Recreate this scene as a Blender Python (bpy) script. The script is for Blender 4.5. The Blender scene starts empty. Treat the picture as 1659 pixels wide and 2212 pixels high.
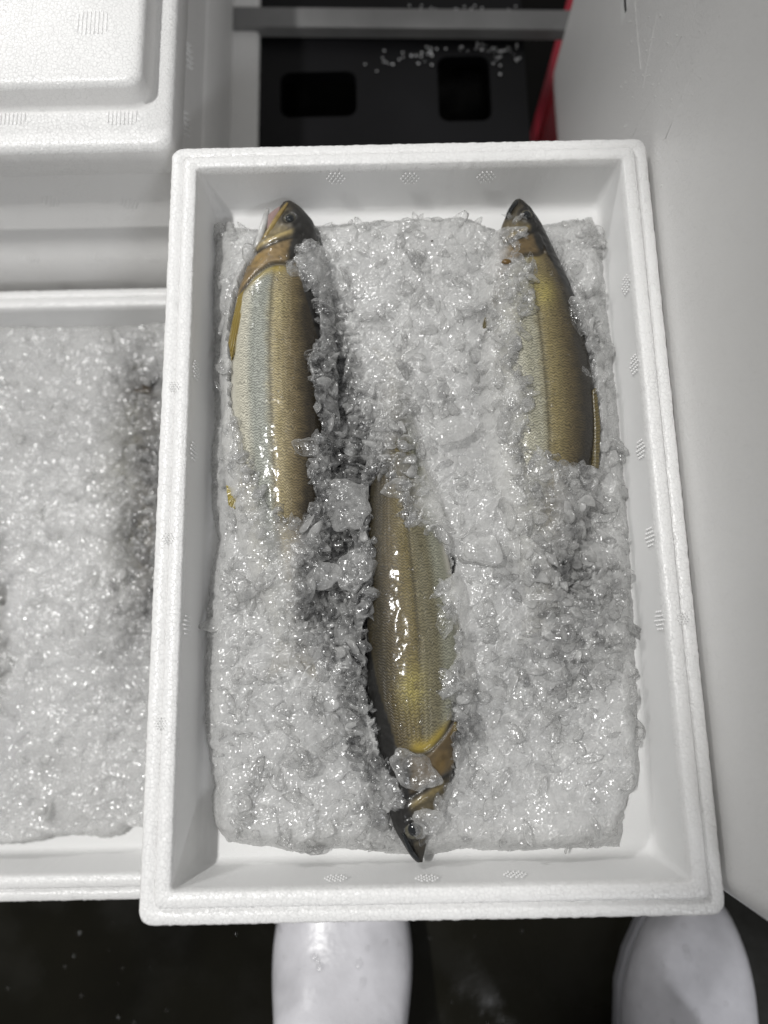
import bpy, bmesh, math, random
import numpy as np
random.seed(7); rng = np.random.default_rng(11)
S = bpy.context.scene; COL = S.collection
rad = math.radians

# ------------------------------------------------------------------ camera
RZ = .30                                            # height of the middle box's rim above the ground
TILT, YAW, ROLL = rad(11.75602), rad(.5953), rad(-1.75752)
CAM = np.array([-.01939, .12757, .71172])
def rotz(a): return np.array([[math.cos(a), -math.sin(a), 0], [math.sin(a), math.cos(a), 0], [0, 0, 1]])
RC = rotz(YAW) @ np.array([[1, 0, 0], [0, math.cos(TILT), -math.sin(TILT)], [0, math.sin(TILT), math.cos(TILT)]]) @ rotz(ROLL)
cam = bpy.data.cameras.new('camera'); cam_o = bpy.data.objects.new('camera', cam); COL.objects.link(cam_o)
from mathutils import Matrix, Vector, noise as mnoise
M = Matrix([list(RC[i]) + [CAM[i]] for i in range(3)] + [[0, 0, 0, 1]]); cam_o.matrix_world = M
cam.sensor_fit = 'VERTICAL'; cam.sensor_height = 36; cam.lens = 36 * 1600 / 2212
cam.clip_start = .01; cam.clip_end = 60
cam.dof.use_dof = True; cam.dof.focus_distance = .432; cam.dof.aperture_fstop = 3.5
S.camera = cam_o
S.render.resolution_x, S.render.resolution_y = 768, 1024

# ------------------------------------------------------------------ light
w = bpy.data.worlds.new('World'); S.world = w; w.use_nodes = True
w.node_tree.nodes['Background'].inputs[0].default_value = (1, .992, .978, 1)
w.node_tree.nodes['Background'].inputs[1].default_value = .26
def aim(o, loc, tgt):
    o.location = loc; o.rotation_euler = (Vector(tgt) - Vector(loc)).to_track_quat('-Z', 'Y').to_euler()
def lamp(name, typ, power, loc, tgt, col, **k):
    l = bpy.data.lights.new(name, typ); l.energy = power; l.color = col
    for a, b in k.items(): setattr(l, a, b)
    o = bpy.data.objects.new(name, l); COL.objects.link(o); aim(o, loc, tgt); return o
lamp('market_spot', 'SPOT', 142, (-.84, .475, 2.50), (-.335, .29, .30), (1, .992, .975),
     spot_size=rad(24.5), spot_blend=.12, shadow_soft_size=.05)
lamp('left_fill', 'AREA', 19, (-1.5, 2.2, 1.9), (0, .3, .3), (1, .995, .985), shape='RECTANGLE', size=.5, size_y=.10)  # added soft fill from the left for the tall box's side
lamp('boot_fill', 'SPOT', 85, (.55, -1.25, 2.1), (.24, -.32, 0), (.96, .97, 1), spot_size=rad(12.5), spot_blend=.6, shadow_soft_size=.04)  # added spot that brightens only the right boot
lamp('near_fill', 'AREA', 8, (.85, -1.5, 1.9), (0, .1, .2), (.95, .965, 1), shape='RECTANGLE', size=.5, size_y=.10)  # added cool fill for the stack's side and the left inner wall
S.view_settings.view_transform = 'Standard'; S.view_settings.look = 'None'
S.view_settings.exposure = 0; S.view_settings.gamma = 1
S.cycles.use_denoising = True; S.cycles.use_adaptive_sampling = False; S.cycles.pixel_filter_type = 'BLACKMAN_HARRIS'
S.cycles.max_bounces = 14; S.cycles.diffuse_bounces = 4; S.cycles.volume_bounces = 12; S.cycles.transparent_max_bounces = 24
S.cycles.caustics_reflective = False; S.cycles.caustics_refractive = False
S.cycles.sample_clamp_indirect = 6

# ------------------------------------------------------------------ helpers
def ray(u, v): return RC @ np.array([(u - 829.5) / 1600, -(v - 1106) / 1600, -1])
def P(u, v, z):                                     # photo position (1659 x 2212) -> point at height z
    d = ray(u, v); return CAM + d * (z - CAM[2]) / d[2]
def to_uv(X):                                       # world points -> photo position
    d = (X - CAM) @ RC; return 829.5 + 1600 * d[:, 0] / -d[:, 2], 1106 - 1600 * d[:, 1] / -d[:, 2]
def sstep(a, b, x):
    t = np.clip((x - a) / (b - a), 0, 1); return t * t * (3 - 2 * t)
def hash2(ix, iy, k=0):
    ix = np.asarray(ix).astype(np.uint32); iy = np.asarray(iy).astype(np.uint32)
    h = ix * np.uint32(374761393) + iy * np.uint32(668265263) + np.uint32((k * 2246822519 + 3266489917) & 0xffffffff)
    h = (h ^ (h >> np.uint32(13))) * np.uint32(1274126177); h = (h ^ (h >> np.uint32(16))) * np.uint32(2654435761)
    return ((h ^ (h >> np.uint32(15))) & np.uint32(0xffffff)).astype(float) / 0xffffff
def vnoise(x, y, k=0):
    xi = np.floor(x); yi = np.floor(y); fx = x - xi; fy = y - yi
    fx = fx * fx * (3 - 2 * fx); fy = fy * fy * (3 - 2 * fy); xi = xi.astype(np.int64) + 5000; yi = yi.astype(np.int64) + 5000
    return ((hash2(xi, yi, k) * (1 - fx) + hash2(xi + 1, yi, k) * fx) * (1 - fy) +
            (hash2(xi, yi + 1, k) * (1 - fx) + hash2(xi + 1, yi + 1, k) * fx) * fy)
def fbm(x, y, k=0, o=4):
    r = 0; a = .5
    for i in range(o): r = r + a * vnoise(x * 2 ** i, y * 2 ** i, k + i); a *= .5
    return r / (1 - .5 ** o)
def chunks(x, y, cell, k=0):                        # height (in cells) of a bed of tilted rounded lumps, and the distance to the gaps
    gx, gy = x / cell, y / cell; xi = np.floor(gx).astype(np.int64) + 4000; yi = np.floor(gy).astype(np.int64) + 4000
    f1 = np.full(x.shape, 9.); f2 = np.full(x.shape, 9.); h = np.zeros(x.shape)
    for dx in (-1, 0, 1):
        for dy in (-1, 0, 1):
            a, b = xi + dx, yi + dy
            px = a - 4000 + hash2(a, b, k); py = b - 4000 + hash2(a, b, k + 1)
            ex, ey = gx - px, gy - py
            d = np.sqrt(ex * ex + ey * ey) * (.75 + .5 * hash2(a, b, k + 5))
            hh = hash2(a, b, k + 2) - .5 + ex * (hash2(a, b, k + 3) - .5) * 1.5 + ey * (hash2(a, b, k + 4) - .5) * 1.5 - .35 * d * d
            n = d < f1
            f2 = np.where(n, f1, np.minimum(f2, d)); h = np.where(n, hh, h); f1 = np.where(n, d, f1)
    return h, f2 - f1
def poly_sd(u, v, pts):                             # signed distance to a polygon, positive inside
    p = np.array(pts, float); q = np.roll(p, -1, 0); best = np.full(u.shape, 1e18); ins = np.zeros(u.shape, bool)
    for (ax, ay), (bx, by) in zip(p, q):
        ex, ey = bx - ax, by - ay; t = np.clip(((u - ax) * ex + (v - ay) * ey) / (ex * ex + ey * ey + 1e-9), 0, 1)
        best = np.minimum(best, (u - ax - t * ex) ** 2 + (v - ay - t * ey) ** 2)
        if ay != by: ins ^= ((ay > v) != (by > v)) & (u < (bx - ax) * (v - ay) / (by - ay) + ax)
    return np.sqrt(best) * np.where(ins, 1, -1)
def link(name, me, mats, parent=None, smooth=True):
    o = bpy.data.objects.new(name, me); COL.objects.link(o)
    for m in (mats if isinstance(mats, (list, tuple)) else [mats]): me.materials.append(m)
    if smooth: me.polygons.foreach_set('use_smooth', [True] * len(me.polygons))
    if parent: o.parent = parent
    return o
def np_mesh(name, V, F, col=None, uv=None, mi=None):    # F: (n,3) or (n,4)
    me = bpy.data.meshes.new(name); V = np.asarray(V, np.float32); F = np.asarray(F, np.int32); n, k = F.shape
    me.vertices.add(len(V)); me.vertices.foreach_set('co', V.ravel())
    me.loops.add(n * k); me.loops.foreach_set('vertex_index', F.ravel())
    me.polygons.add(n); me.polygons.foreach_set('loop_start', np.arange(0, n * k, k, dtype=np.int32))
    if mi is not None: me.polygons.foreach_set('material_index', np.asarray(mi, np.int32))
    me.update(calc_edges=True)
    if col is not None:
        a = me.color_attributes.new('col', 'FLOAT_COLOR', 'POINT'); c = np.ones((len(V), 4), np.float32); c[:, :col.shape[1]] = col
        a.data.foreach_set('color', c.ravel())
    if uv is not None:
        l = me.uv_layers.new(name='UVMap'); l.data.foreach_set('uv', np.asarray(uv, np.float32)[F.ravel()].ravel())
    me.validate(); return me
def bm_obj(name, bm, mats, parent=None, smooth=True, recalc=True):
    if recalc: bmesh.ops.recalc_face_normals(bm, faces=bm.faces)
    me = bpy.data.meshes.new(name); bm.to_mesh(me); bm.free(); return link(name, me, mats, parent, smooth)
def empty(name, loc, label, cat, group=None):
    o = bpy.data.objects.new(name, None); o.empty_display_size = .02; COL.objects.link(o); o.location = loc
    o['label'] = label; o['category'] = cat
    if group: o['group'] = group
    return o
def tag(o, label, cat=None, group=None, kind=None):
    o['label'] = label
    if cat: o['category'] = cat
    if group: o['group'] = group
    if kind: o['kind'] = kind
    return o
def rrect(x0, x1, y0, y1, r, nx, ny, nc=6):         # rounded rectangle loop, counter-clockwise
    pts = []
    def side(a, b, n): 
        for i in range(n): t = i / n; pts.append((a[0] + (b[0] - a[0]) * t, a[1] + (b[1] - a[1]) * t))
    def arc(cx, cy, a0):
        for i in range(nc): t = a0 + math.pi / 2 * i / nc; pts.append((cx + r * math.cos(t), cy + r * math.sin(t)))
    side((x0 + r, y0), (x1 - r, y0), nx); arc(x1 - r, y0 + r, -math.pi / 2)
    side((x1, y0 + r), (x1, y1 - r), ny); arc(x1 - r, y1 - r, 0)
    side((x1 - r, y1), (x0 + r, y1), nx); arc(x0 + r, y1 - r, math.pi / 2)
    side((x0, y1 - r), (x0, y0 + r), ny); arc(x0 + r, y0 + r, math.pi)
    return np.array(pts)
def loft(rings, mis=None, cap0=True, cap1=True, jit=None):  # rings of equal length, [(pts2d, z)]
    n = len(rings[0][0]); V = []; F = []; MI = []
    for i, (p, z) in enumerate(rings):
        v = np.column_stack([p, np.full(n, z)])
        if jit and jit[i]:
            a = jit[i]; c = v[:, :2].mean(0); g = v[:, :2] - c
            dd = np.linalg.norm(g, axis=1, keepdims=True)
            v[:, :2] += g / dd * (rng.random((n, 1)) - .5) * a; v[:, 2] += (rng.random(n) - .5) * a
        V.append(v)
    V = np.concatenate(V)
    idx = np.arange(n); nx = np.roll(idx, -1)
    for i in range(len(rings) - 1):
        F.append(np.column_stack([i * n + idx, i * n + nx, (i + 1) * n + nx, (i + 1) * n + idx])); MI += [mis[i] if mis else 0] * n
    F = np.concatenate(F); bmv = [tuple(x) for x in V]; faces = [tuple(f) for f in F]
    if cap0: faces.append(tuple(range(n - 1, -1, -1))); MI.append(mis[0] if mis else 0)
    if cap1: faces.append(tuple((len(rings) - 1) * n + idx)); MI.append(mis[-1] if mis else 0)
    return bmv, faces, MI
def py_mesh(name, V, F, MI=None):
    me = bpy.data.meshes.new(name); me.from_pydata(V, [], F)
    if MI is not None: me.polygons.foreach_set('material_index', np.array(MI, np.int32))
    me.update(); return me

# ------------------------------------------------------------------ materials
def mat(name):
    m = bpy.data.materials.new(name); m.use_nodes = True; nt = m.node_tree; return m, nt, nt.nodes['Principled BSDF'], nt.links
def nd(nt, t, **k):
    n = nt.nodes.new(t)
    for a, b in k.items():
        if a.startswith('i_'):
            key = a[2:]; key = int(key) if key.isdigit() else key.replace('_', ' ')
            n.inputs[key].default_value = b
        else: setattr(n, a, b)
    return n
def ramp(nt, stops):
    r = nt.nodes.new('ShaderNodeValToRGB'); e = r.color_ramp.elements
    while len(e) < len(stops): e.new(.5)
    for x, (p, c) in zip(e, stops): x.position = p; x.color = (c if isinstance(c, tuple) else (c, c, c)) + (1,)
    return r
def foam(name, base, bead, crack, bump, rough, grime=.06, streak=False):
    m, nt, b, L = mat(name); tc = nd(nt, 'ShaderNodeTexCoord')
    v = nd(nt, 'ShaderNodeTexVoronoi', feature='DISTANCE_TO_EDGE', i_Scale=bead); v1 = nd(nt, 'ShaderNodeTexVoronoi', feature='F1', i_Scale=bead)
    dn = nd(nt, 'ShaderNodeTexNoise', i_Scale=bead * .35, i_Detail=2.); mx = nd(nt, 'ShaderNodeMix', data_type='VECTOR', i_0=.0022)
    L.new(tc.outputs['Object'], mx.inputs[4]); L.new(dn.outputs['Color'], mx.inputs[5]); L.new(tc.outputs['Object'], dn.inputs[0])
    for q in (v, v1): L.new(mx.outputs[1], q.inputs['Vector'])
    rp = ramp(nt, [(0, 0.), (.055, 1.)]); L.new(v.outputs['Distance'], rp.inputs[0])
    n2 = nd(nt, 'ShaderNodeTexNoise', i_Scale=35., i_Detail=3.); L.new(tc.outputs['Object'], n2.inputs[0])
    r2 = ramp(nt, [(.40, 0.), (.66, 1.)]); L.new(n2.outputs[0], r2.inputs[0])
    k = nd(nt, 'ShaderNodeMath', operation='MULTIPLY', i_1=crack); L.new(r2.outputs[0], k.inputs[0])
    inv = nd(nt, 'ShaderNodeMath', operation='SUBTRACT', i_0=1.); L.new(rp.outputs[0], inv.inputs[1])
    kk = nd(nt, 'ShaderNodeMath', operation='MULTIPLY'); L.new(k.outputs[0], kk.inputs[0]); L.new(inv.outputs[0], kk.inputs[1])
    n3 = nd(nt, 'ShaderNodeTexNoise', i_Scale=9., i_Detail=5.); L.new(tc.outputs['Object'], n3.inputs[0])
    g = nd(nt, 'ShaderNodeMath', operation='MULTIPLY_ADD', i_1=-grime, i_2=1 + grime * .4); L.new(n3.outputs[0], g.inputs[0])
    c0 = nd(nt, 'ShaderNodeMix', data_type='RGBA'); c0.inputs[6].default_value = base + (1,); c0.inputs[7].default_value = (base[0] * .45, base[1] * .45, base[2] * .45, 1)
    L.new(kk.outputs[0], c0.inputs[0])
    hs = nd(nt, 'ShaderNodeHueSaturation'); L.new(c0.outputs[2], hs.inputs['Color']); L.new(g.outputs[0], hs.inputs['Value'])
    L.new(hs.outputs[0], b.inputs['Base Color'])
    b.inputs['Roughness'].default_value = rough; b.inputs['Specular IOR Level'].default_value = .5
    d = nd(nt, 'ShaderNodeMath', operation='MULTIPLY', i_1=.25); L.new(v1.outputs['Distance'], d.inputs[0])
    hsum = nd(nt, 'ShaderNodeMath', operation='SUBTRACT'); L.new(rp.outputs[0], hsum.inputs[0]); L.new(d.outputs[0], hsum.inputs[1])
    fine = nd(nt, 'ShaderNodeTexNoise', i_Scale=900., i_Detail=2.); L.new(tc.outputs['Object'], fine.inputs[0])
    h3 = nd(nt, 'ShaderNodeMath', operation='MULTIPLY_ADD', i_1=.6); L.new(fine.outputs[0], h3.inputs[0]); L.new(hsum.outputs[0], h3.inputs[2])
    bp = nd(nt, 'ShaderNodeBump', i_Strength=bump, i_Distance=.0006); L.new(h3.outputs[0], bp.inputs['Height']); L.new(bp.outputs[0], b.inputs['Normal'])
    if streak: pass
    return m
M_RIM = foam('foam_rim', (.85, .848, .842), 420, .18, .46, .32)
M_WALL = foam('foam_wall', (.82, .82, .815), 300, .04, .10, .5)
M_OUT = foam('foam_side', (.80, .795, .785), 330, .22, .22, .5)
M_PANEL = foam('foam_panel', (.86, .855, .845), 300, .10, .30, .42, .10)
def simple(name, col, rough, spec=.5, bump=0, bscale=100, var=0, vscale=8):
    m, nt, b, L = mat(name); tc = nd(nt, 'ShaderNodeTexCoord'); b.inputs['Roughness'].default_value = rough; b.inputs['Specular IOR Level'].default_value = spec
    if var:
        n = nd(nt, 'ShaderNodeTexNoise', i_Scale=float(vscale), i_Detail=6.); L.new(tc.outputs['Object'], n.inputs[0])
        r = ramp(nt, [(.3, tuple(c * (1 - var) for c in col)), (.7, tuple(c * (1 + var) for c in col))]); L.new(n.outputs[0], r.inputs[0]); L.new(r.outputs[0], b.inputs['Base Color'])
    else: b.inputs['Base Color'].default_value = col + (1,)
    if bump:
        n = nd(nt, 'ShaderNodeTexNoise', i_Scale=float(bscale), i_Detail=4.); L.new(tc.outputs['Object'], n.inputs[0])
        bp = nd(nt, 'ShaderNodeBump', i_Strength=bump, i_Distance=.003); L.new(n.outputs[0], bp.inputs['Height']); L.new(bp.outputs[0], b.inputs['Normal'])
    return m
M_GROUND = simple('wet_concrete', (.0075, .007, .0045), .38, .13, .16, 60, .5, 6)
_n = M_GROUND.node_tree; _t = nd(_n, 'ShaderNodeTexCoord'); _q = nd(_n, 'ShaderNodeTexNoise', i_Scale=9., i_Detail=4.); _r = ramp(_n, [(.42, .08), (.6, .5)]); _n.links.new(_t.outputs['Object'], _q.inputs[0]); _n.links.new(_q.outputs[0], _r.inputs[0]); _n.links.new(_r.outputs[0], _n.nodes['Principled BSDF'].inputs['Roughness'])
M_BLACK = simple('black_plastic', (.0045, .0045, .0055), .38, .22, 0, 90, .25, 12)
M_GREYBAR = simple('grey_plastic', (.20, .20, .20), .4, .5, .1, 60, .15, 20)
M_RED = simple('red_plastic', (.42, .012, .035), .35, .5, .05, 40)
M_BOOT = simple('white_rubber', (.72, .715, .75), .30, .5, .7, 30, .16, 26)
M_SOLE = simple('grey_rubber', (.30, .30, .32), .5)
M_LABEL = simple('label_paper', (.90, .90, .89), .45); M_INK = simple('label_ink', (.03, .03, .03), .5)
M_GLINT = simple('glint_white', (.85, .86, .87), .08)
M_SPECK = simple('dark_speck', (.03, .022, .015), .5)

def facets(nt, tc, scale, k, base=None):            # small flat crystal faces, each with its own tilt
    L = nt.links; v = nd(nt, 'ShaderNodeTexVoronoi', feature='F1', i_Scale=float(scale)); L.new(tc.outputs['Object'], v.inputs['Vector'])
    a = nd(nt, 'ShaderNodeVectorMath', operation='SUBTRACT'); a.inputs[1].default_value = (.5, .5, .5); L.new(v.outputs['Color'], a.inputs[0])
    b = nd(nt, 'ShaderNodeVectorMath', operation='SCALE'); b.inputs['Scale'].default_value = k; L.new(a.outputs[0], b.inputs[0])
    c = nd(nt, 'ShaderNodeVectorMath', operation='ADD'); L.new(b.outputs[0], c.inputs[0])
    if base is None: base = nd(nt, 'ShaderNodeNewGeometry').outputs['Normal']
    L.new(base, c.inputs[1]); d = nd(nt, 'ShaderNodeVectorMath', operation='NORMALIZE'); L.new(c.outputs[0], d.inputs[0]); return d.outputs[0]
def ice_material(name, volume):                     # vertex colour: R frost on the surface, G dark tint: painted shade beside fish, clear ice, buried fish
    m, nt, b, L = mat(name); nt.nodes.remove(b); tc = nd(nt, 'ShaderNodeTexCoord'); at = nd(nt, 'ShaderNodeAttribute', attribute_name='col')
    sp = nd(nt, 'ShaderNodeSeparateColor'); L.new(at.outputs['Color'], sp.inputs[0])
    n1 = nd(nt, 'ShaderNodeTexNoise', i_Scale=300., i_Detail=3., i_Roughness=.5); L.new(tc.outputs['Object'], n1.inputs['Vector'])
    bp = nd(nt, 'ShaderNodeBump', i_Strength=.28, i_Distance=.0012); L.new(n1.outputs[0], bp.inputs['Height'])
    fn = facets(nt, tc, 860, .5, bp.outputs[0])
    n3 = nd(nt, 'ShaderNodeTexNoise', i_Scale=210., i_Detail=5., i_Roughness=.65); L.new(tc.outputs['Object'], n3.inputs[0])
    lw = nd(nt, 'ShaderNodeLayerWeight', i_Blend=.5); L.new(bp.outputs[0], lw.inputs['Normal'])
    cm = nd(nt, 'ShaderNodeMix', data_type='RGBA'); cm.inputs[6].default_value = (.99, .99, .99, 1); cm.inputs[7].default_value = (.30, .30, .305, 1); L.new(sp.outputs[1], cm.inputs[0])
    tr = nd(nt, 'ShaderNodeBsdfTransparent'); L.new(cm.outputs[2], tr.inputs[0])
    df = nd(nt, 'ShaderNodeBsdfDiffuse'); df.inputs[0].default_value = (.81, .81, .80, 1); tl = nd(nt, 'ShaderNodeBsdfTranslucent'); tl.inputs[0].default_value = (.81, .81, .80, 1)
    dt = nd(nt, 'ShaderNodeMixShader', i_0=.5); L.new(df.outputs[0], dt.inputs[1]); L.new(tl.outputs[0], dt.inputs[2])
    k = nd(nt, 'ShaderNodeMath', operation='MULTIPLY_ADD', i_1=1.1, i_2=-.55); L.new(n3.outputs[0], k.inputs[0])
    p2 = nd(nt, 'ShaderNodeMath', operation='POWER', i_1=2.4); L.new(lw.outputs['Facing'], p2.inputs[0])
    k1 = nd(nt, 'ShaderNodeMath', operation='MULTIPLY_ADD', i_1=.7); L.new(p2.outputs[0], k1.inputs[0]); L.new(k.outputs[0], k1.inputs[2])
    k2 = nd(nt, 'ShaderNodeMath', operation='ADD', use_clamp=True); L.new(k1.outputs[0], k2.inputs[0]); L.new(sp.outputs[0], k2.inputs[1])
    mf = nd(nt, 'ShaderNodeMixShader'); L.new(k2.outputs[0], mf.inputs[0]); L.new(tr.outputs[0], mf.inputs[1]); L.new(dt.outputs[0], mf.inputs[2])
    gl = nd(nt, 'ShaderNodeBsdfGlossy', i_Roughness=.17); L.new(fn, gl.inputs['Normal'])
    p5 = nd(nt, 'ShaderNodeMath', operation='POWER', i_1=5.); L.new(lw.outputs['Facing'], p5.inputs[0])
    fr = nd(nt, 'ShaderNodeMath', operation='MULTIPLY_ADD', i_1=.5, i_2=.052); L.new(p5.outputs[0], fr.inputs[0])
    cl = nd(nt, 'ShaderNodeMixShader'); L.new(fr.outputs[0], cl.inputs[0]); L.new(mf.outputs[0], cl.inputs[1]); L.new(gl.outputs[0], cl.inputs[2])
    o = nt.nodes['Material Output']; L.new(cl.outputs[0], o.inputs[0])
    if volume:
        v = nd(nt, 'ShaderNodeVolumeScatter', i_Density=float(volume), i_Anisotropy=.1); v.inputs[0].default_value = (.997, .997, .994, 1); L.new(v.outputs[0], o.inputs[1])
    return m
M_ICE = ice_material('ice_shard', 0); M_BED = ice_material('crushed_ice', 210)
def fish_material():
    m, nt, b, L = mat('fish_skin'); at = nd(nt, 'ShaderNodeAttribute', attribute_name='col'); uv = nd(nt, 'ShaderNodeUVMap', uv_map='UVMap')
    # rows of scales: zigzag lines across the flank, broken up by noise
    def mt(op, a, b_=None, c=None):
        q = nd(nt, 'ShaderNodeMath', operation=op)
        for k_, x_ in enumerate((a, b_, c)):
            if x_ is None: continue
            if hasattr(x_, 'links'): L.new(x_, q.inputs[k_])
            else: q.inputs[k_].default_value = x_
        return q.outputs[0]
    sx = nd(nt, 'ShaderNodeSeparateXYZ'); L.new(uv.outputs[0], sx.inputs[0])
    nz = nd(nt, 'ShaderNodeTexNoise', noise_dimensions='2D', i_Scale=.35, i_Detail=2.); L.new(uv.outputs[0], nz.inputs['Vector'])
    tri = mt('PINGPONG', sx.outputs[1], 1.); ph = mt('ADD', mt('MULTIPLY_ADD', tri, .55, sx.outputs[0]), mt('MULTIPLY', nz.outputs[0], 2.2))
    wv = mt('MULTIPLY_ADD', mt('SINE', mt('MULTIPLY', ph, 6.2832)), .5, .5)
    n = nd(nt, 'ShaderNodeTexNoise', noise_dimensions='2D', i_Scale=.55, i_Detail=4.); L.new(uv.outputs[0], n.inputs['Vector'])
    r = ramp(nt, [(.0, .40), (.40, .95), (1., 1.2)]); L.new(wv, r.inputs[0])
    r2 = ramp(nt, [(.3, .82), (.7, 1.15)]); L.new(n.outputs[0], r2.inputs[0])
    mu = nd(nt, 'ShaderNodeMath', operation='MULTIPLY'); L.new(r.outputs[0], mu.inputs[0]); L.new(r2.outputs[0], mu.inputs[1])
    # alpha of the attribute = how scaly
    lerp = nd(nt, 'ShaderNodeMix', data_type='FLOAT', i_2=1.); L.new(at.outputs['Alpha'], lerp.inputs[0]); L.new(mu.outputs[0], lerp.inputs[3])
    lerp.inputs[2].default_value = 1.
    hs = nd(nt, 'ShaderNodeHueSaturation'); L.new(at.outputs['Color'], hs.inputs['Color']); L.new(lerp.outputs[0], hs.inputs['Value']); L.new(hs.outputs[0], b.inputs['Base Color'])
    b.inputs['Roughness'].default_value = .48; b.inputs['Metallic'].default_value = .15; b.inputs['Specular IOR Level'].default_value = .5
    b.inputs['Coat Weight'].default_value = .36; b.inputs['Coat Roughness'].default_value = .13; tc = nd(nt, 'ShaderNodeTexCoord'); wn = nd(nt, 'ShaderNodeTexNoise', i_Scale=150., i_Detail=1.5); L.new(tc.outputs['Object'], wn.inputs[0]); cb = nd(nt, 'ShaderNodeBump', i_Strength=.5, i_Distance=.0016); L.new(wn.outputs[0], cb.inputs['Height']); L.new(cb.outputs[0], b.inputs['Coat Normal'])
    sc = nd(nt, 'ShaderNodeMath', operation='MULTIPLY'); L.new(wv, sc.inputs[0]); L.new(at.outputs['Alpha'], sc.inputs[1])
    bp = nd(nt, 'ShaderNodeBump', i_Strength=.35, i_Distance=.0004); L.new(sc.outputs[0], bp.inputs['Height']); L.new(bp.outputs[0], b.inputs['Normal'])
    return m
M_FISH = fish_material()
def fin_material():
    m, nt, b, L = mat('fish_fin'); uv = nd(nt, 'ShaderNodeUVMap', uv_map='UVMap'); at = nd(nt, 'ShaderNodeAttribute', attribute_name='col')
    wv = nd(nt, 'ShaderNodeTexWave', i_Scale=1., i_Distortion=.6); L.new(uv.outputs[0], wv.inputs[0])
    r = ramp(nt, [(0, .62), (1, 1.1)]); L.new(wv.outputs[0], r.inputs[0])
    hs = nd(nt, 'ShaderNodeHueSaturation'); L.new(at.outputs['Color'], hs.inputs['Color']); L.new(r.outputs[0], hs.inputs['Value']); L.new(hs.outputs[0], b.inputs['Base Color'])
    b.inputs['Roughness'].default_value = .25; b.inputs['Coat Weight'].default_value = .6
    bp = nd(nt, 'ShaderNodeBump', i_Strength=.5, i_Distance=.0004); L.new(wv.outputs[0], bp.inputs['Height']); L.new(bp.outputs[0], b.inputs['Normal'])
    return m
M_FIN = fin_material()
M_PUPIL = simple('fish_pupil', (.012, .014, .016), .06, .6); M_IRIS = simple('fish_iris', (.085, .08, .06), .2, .5, 0, 1, .4, 900)
M_MOUTH = simple('mouth_lining', (.36, .25, .235), .3)
M_LIP = simple('fish_lip', (.26, .19, .07), .25, .5, 0, 1, .25, 300); M_JAW = simple('fish_jaw', (.50, .50, .49), .2, .5, 0, 1, .15, 300)
def drop_material():
    m, nt, b, L = mat('water_drop')
    tr = nd(nt, 'ShaderNodeBsdfTransparent'); gl = nd(nt, 'ShaderNodeBsdfGlossy', i_Roughness=.16); lw = nd(nt, 'ShaderNodeLayerWeight', i_Blend=.5)
    p5 = nd(nt, 'ShaderNodeMath', operation='POWER', i_1=5.); L.new(lw.outputs['Facing'], p5.inputs[0])
    fr = nd(nt, 'ShaderNodeMath', operation='MULTIPLY_ADD', i_1=.5, i_2=.07); L.new(p5.outputs[0], fr.inputs[0])
    mx = nd(nt, 'ShaderNodeMixShader'); L.new(fr.outputs[0], mx.inputs[0]); L.new(tr.outputs[0], mx.inputs[1]); L.new(gl.outputs[0], mx.inputs[2])
    L.new(mx.outputs[0], nt.nodes['Material Output'].inputs[0]); return m
M_DROP = drop_material()

# ------------------------------------------------------------------ foam boxes
def vent_mark(parent, c, nrm, up, rr=.0062, mat_=None, kind='dots', h=.0010):
    nrm = np.array(nrm, float); up = np.array(up, float); side = np.cross(up, nrm); bm = bmesh.new()
    if kind == 'dots':
        for i in range(-2, 3):
            for j in range(-2, 3):
                a, b = (i + j * .5) * rr * .45, j * rr * .39
                if math.hypot(a, b) > rr: continue
                vs = []
                for k in range(6): t = k * math.pi / 3; vs.append(bm.verts.new(np.array(c) + side * (a + rr * .125 * math.cos(t)) + up * (b + rr * .125 * math.sin(t)) + nrm * .00005))
                tp = bm.verts.new(np.array(c) + side * a + up * b + nrm * h)
                for k in range(6): bm.faces.new((vs[k], vs[(k + 1) % 6], tp))
    else:
        for i in range(8):
            a = (i - 3.5) * rr * .30; ln = rr * (1. if 0 < i < 7 else .8)
            q = [(-.0004, -ln), (.0004, -ln), (.0004, ln), (-.0004, ln)]
            lo = [bm.verts.new(np.array(c) + side * (a + x) + up * y + nrm * .00005) for x, y in q]
            hi = [bm.verts.new(np.array(c) + side * (a + x * .5) + up * y * .97 + nrm * h) for x, y in q]
            bm.faces.new(hi)
            for k in range(4): bm.faces.new((lo[k], lo[(k + 1) % 4], hi[(k + 1) % 4], hi[k]))
    return bm_obj('vent_mark', bm, mat_ or M_WALL, parent, False)
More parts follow.
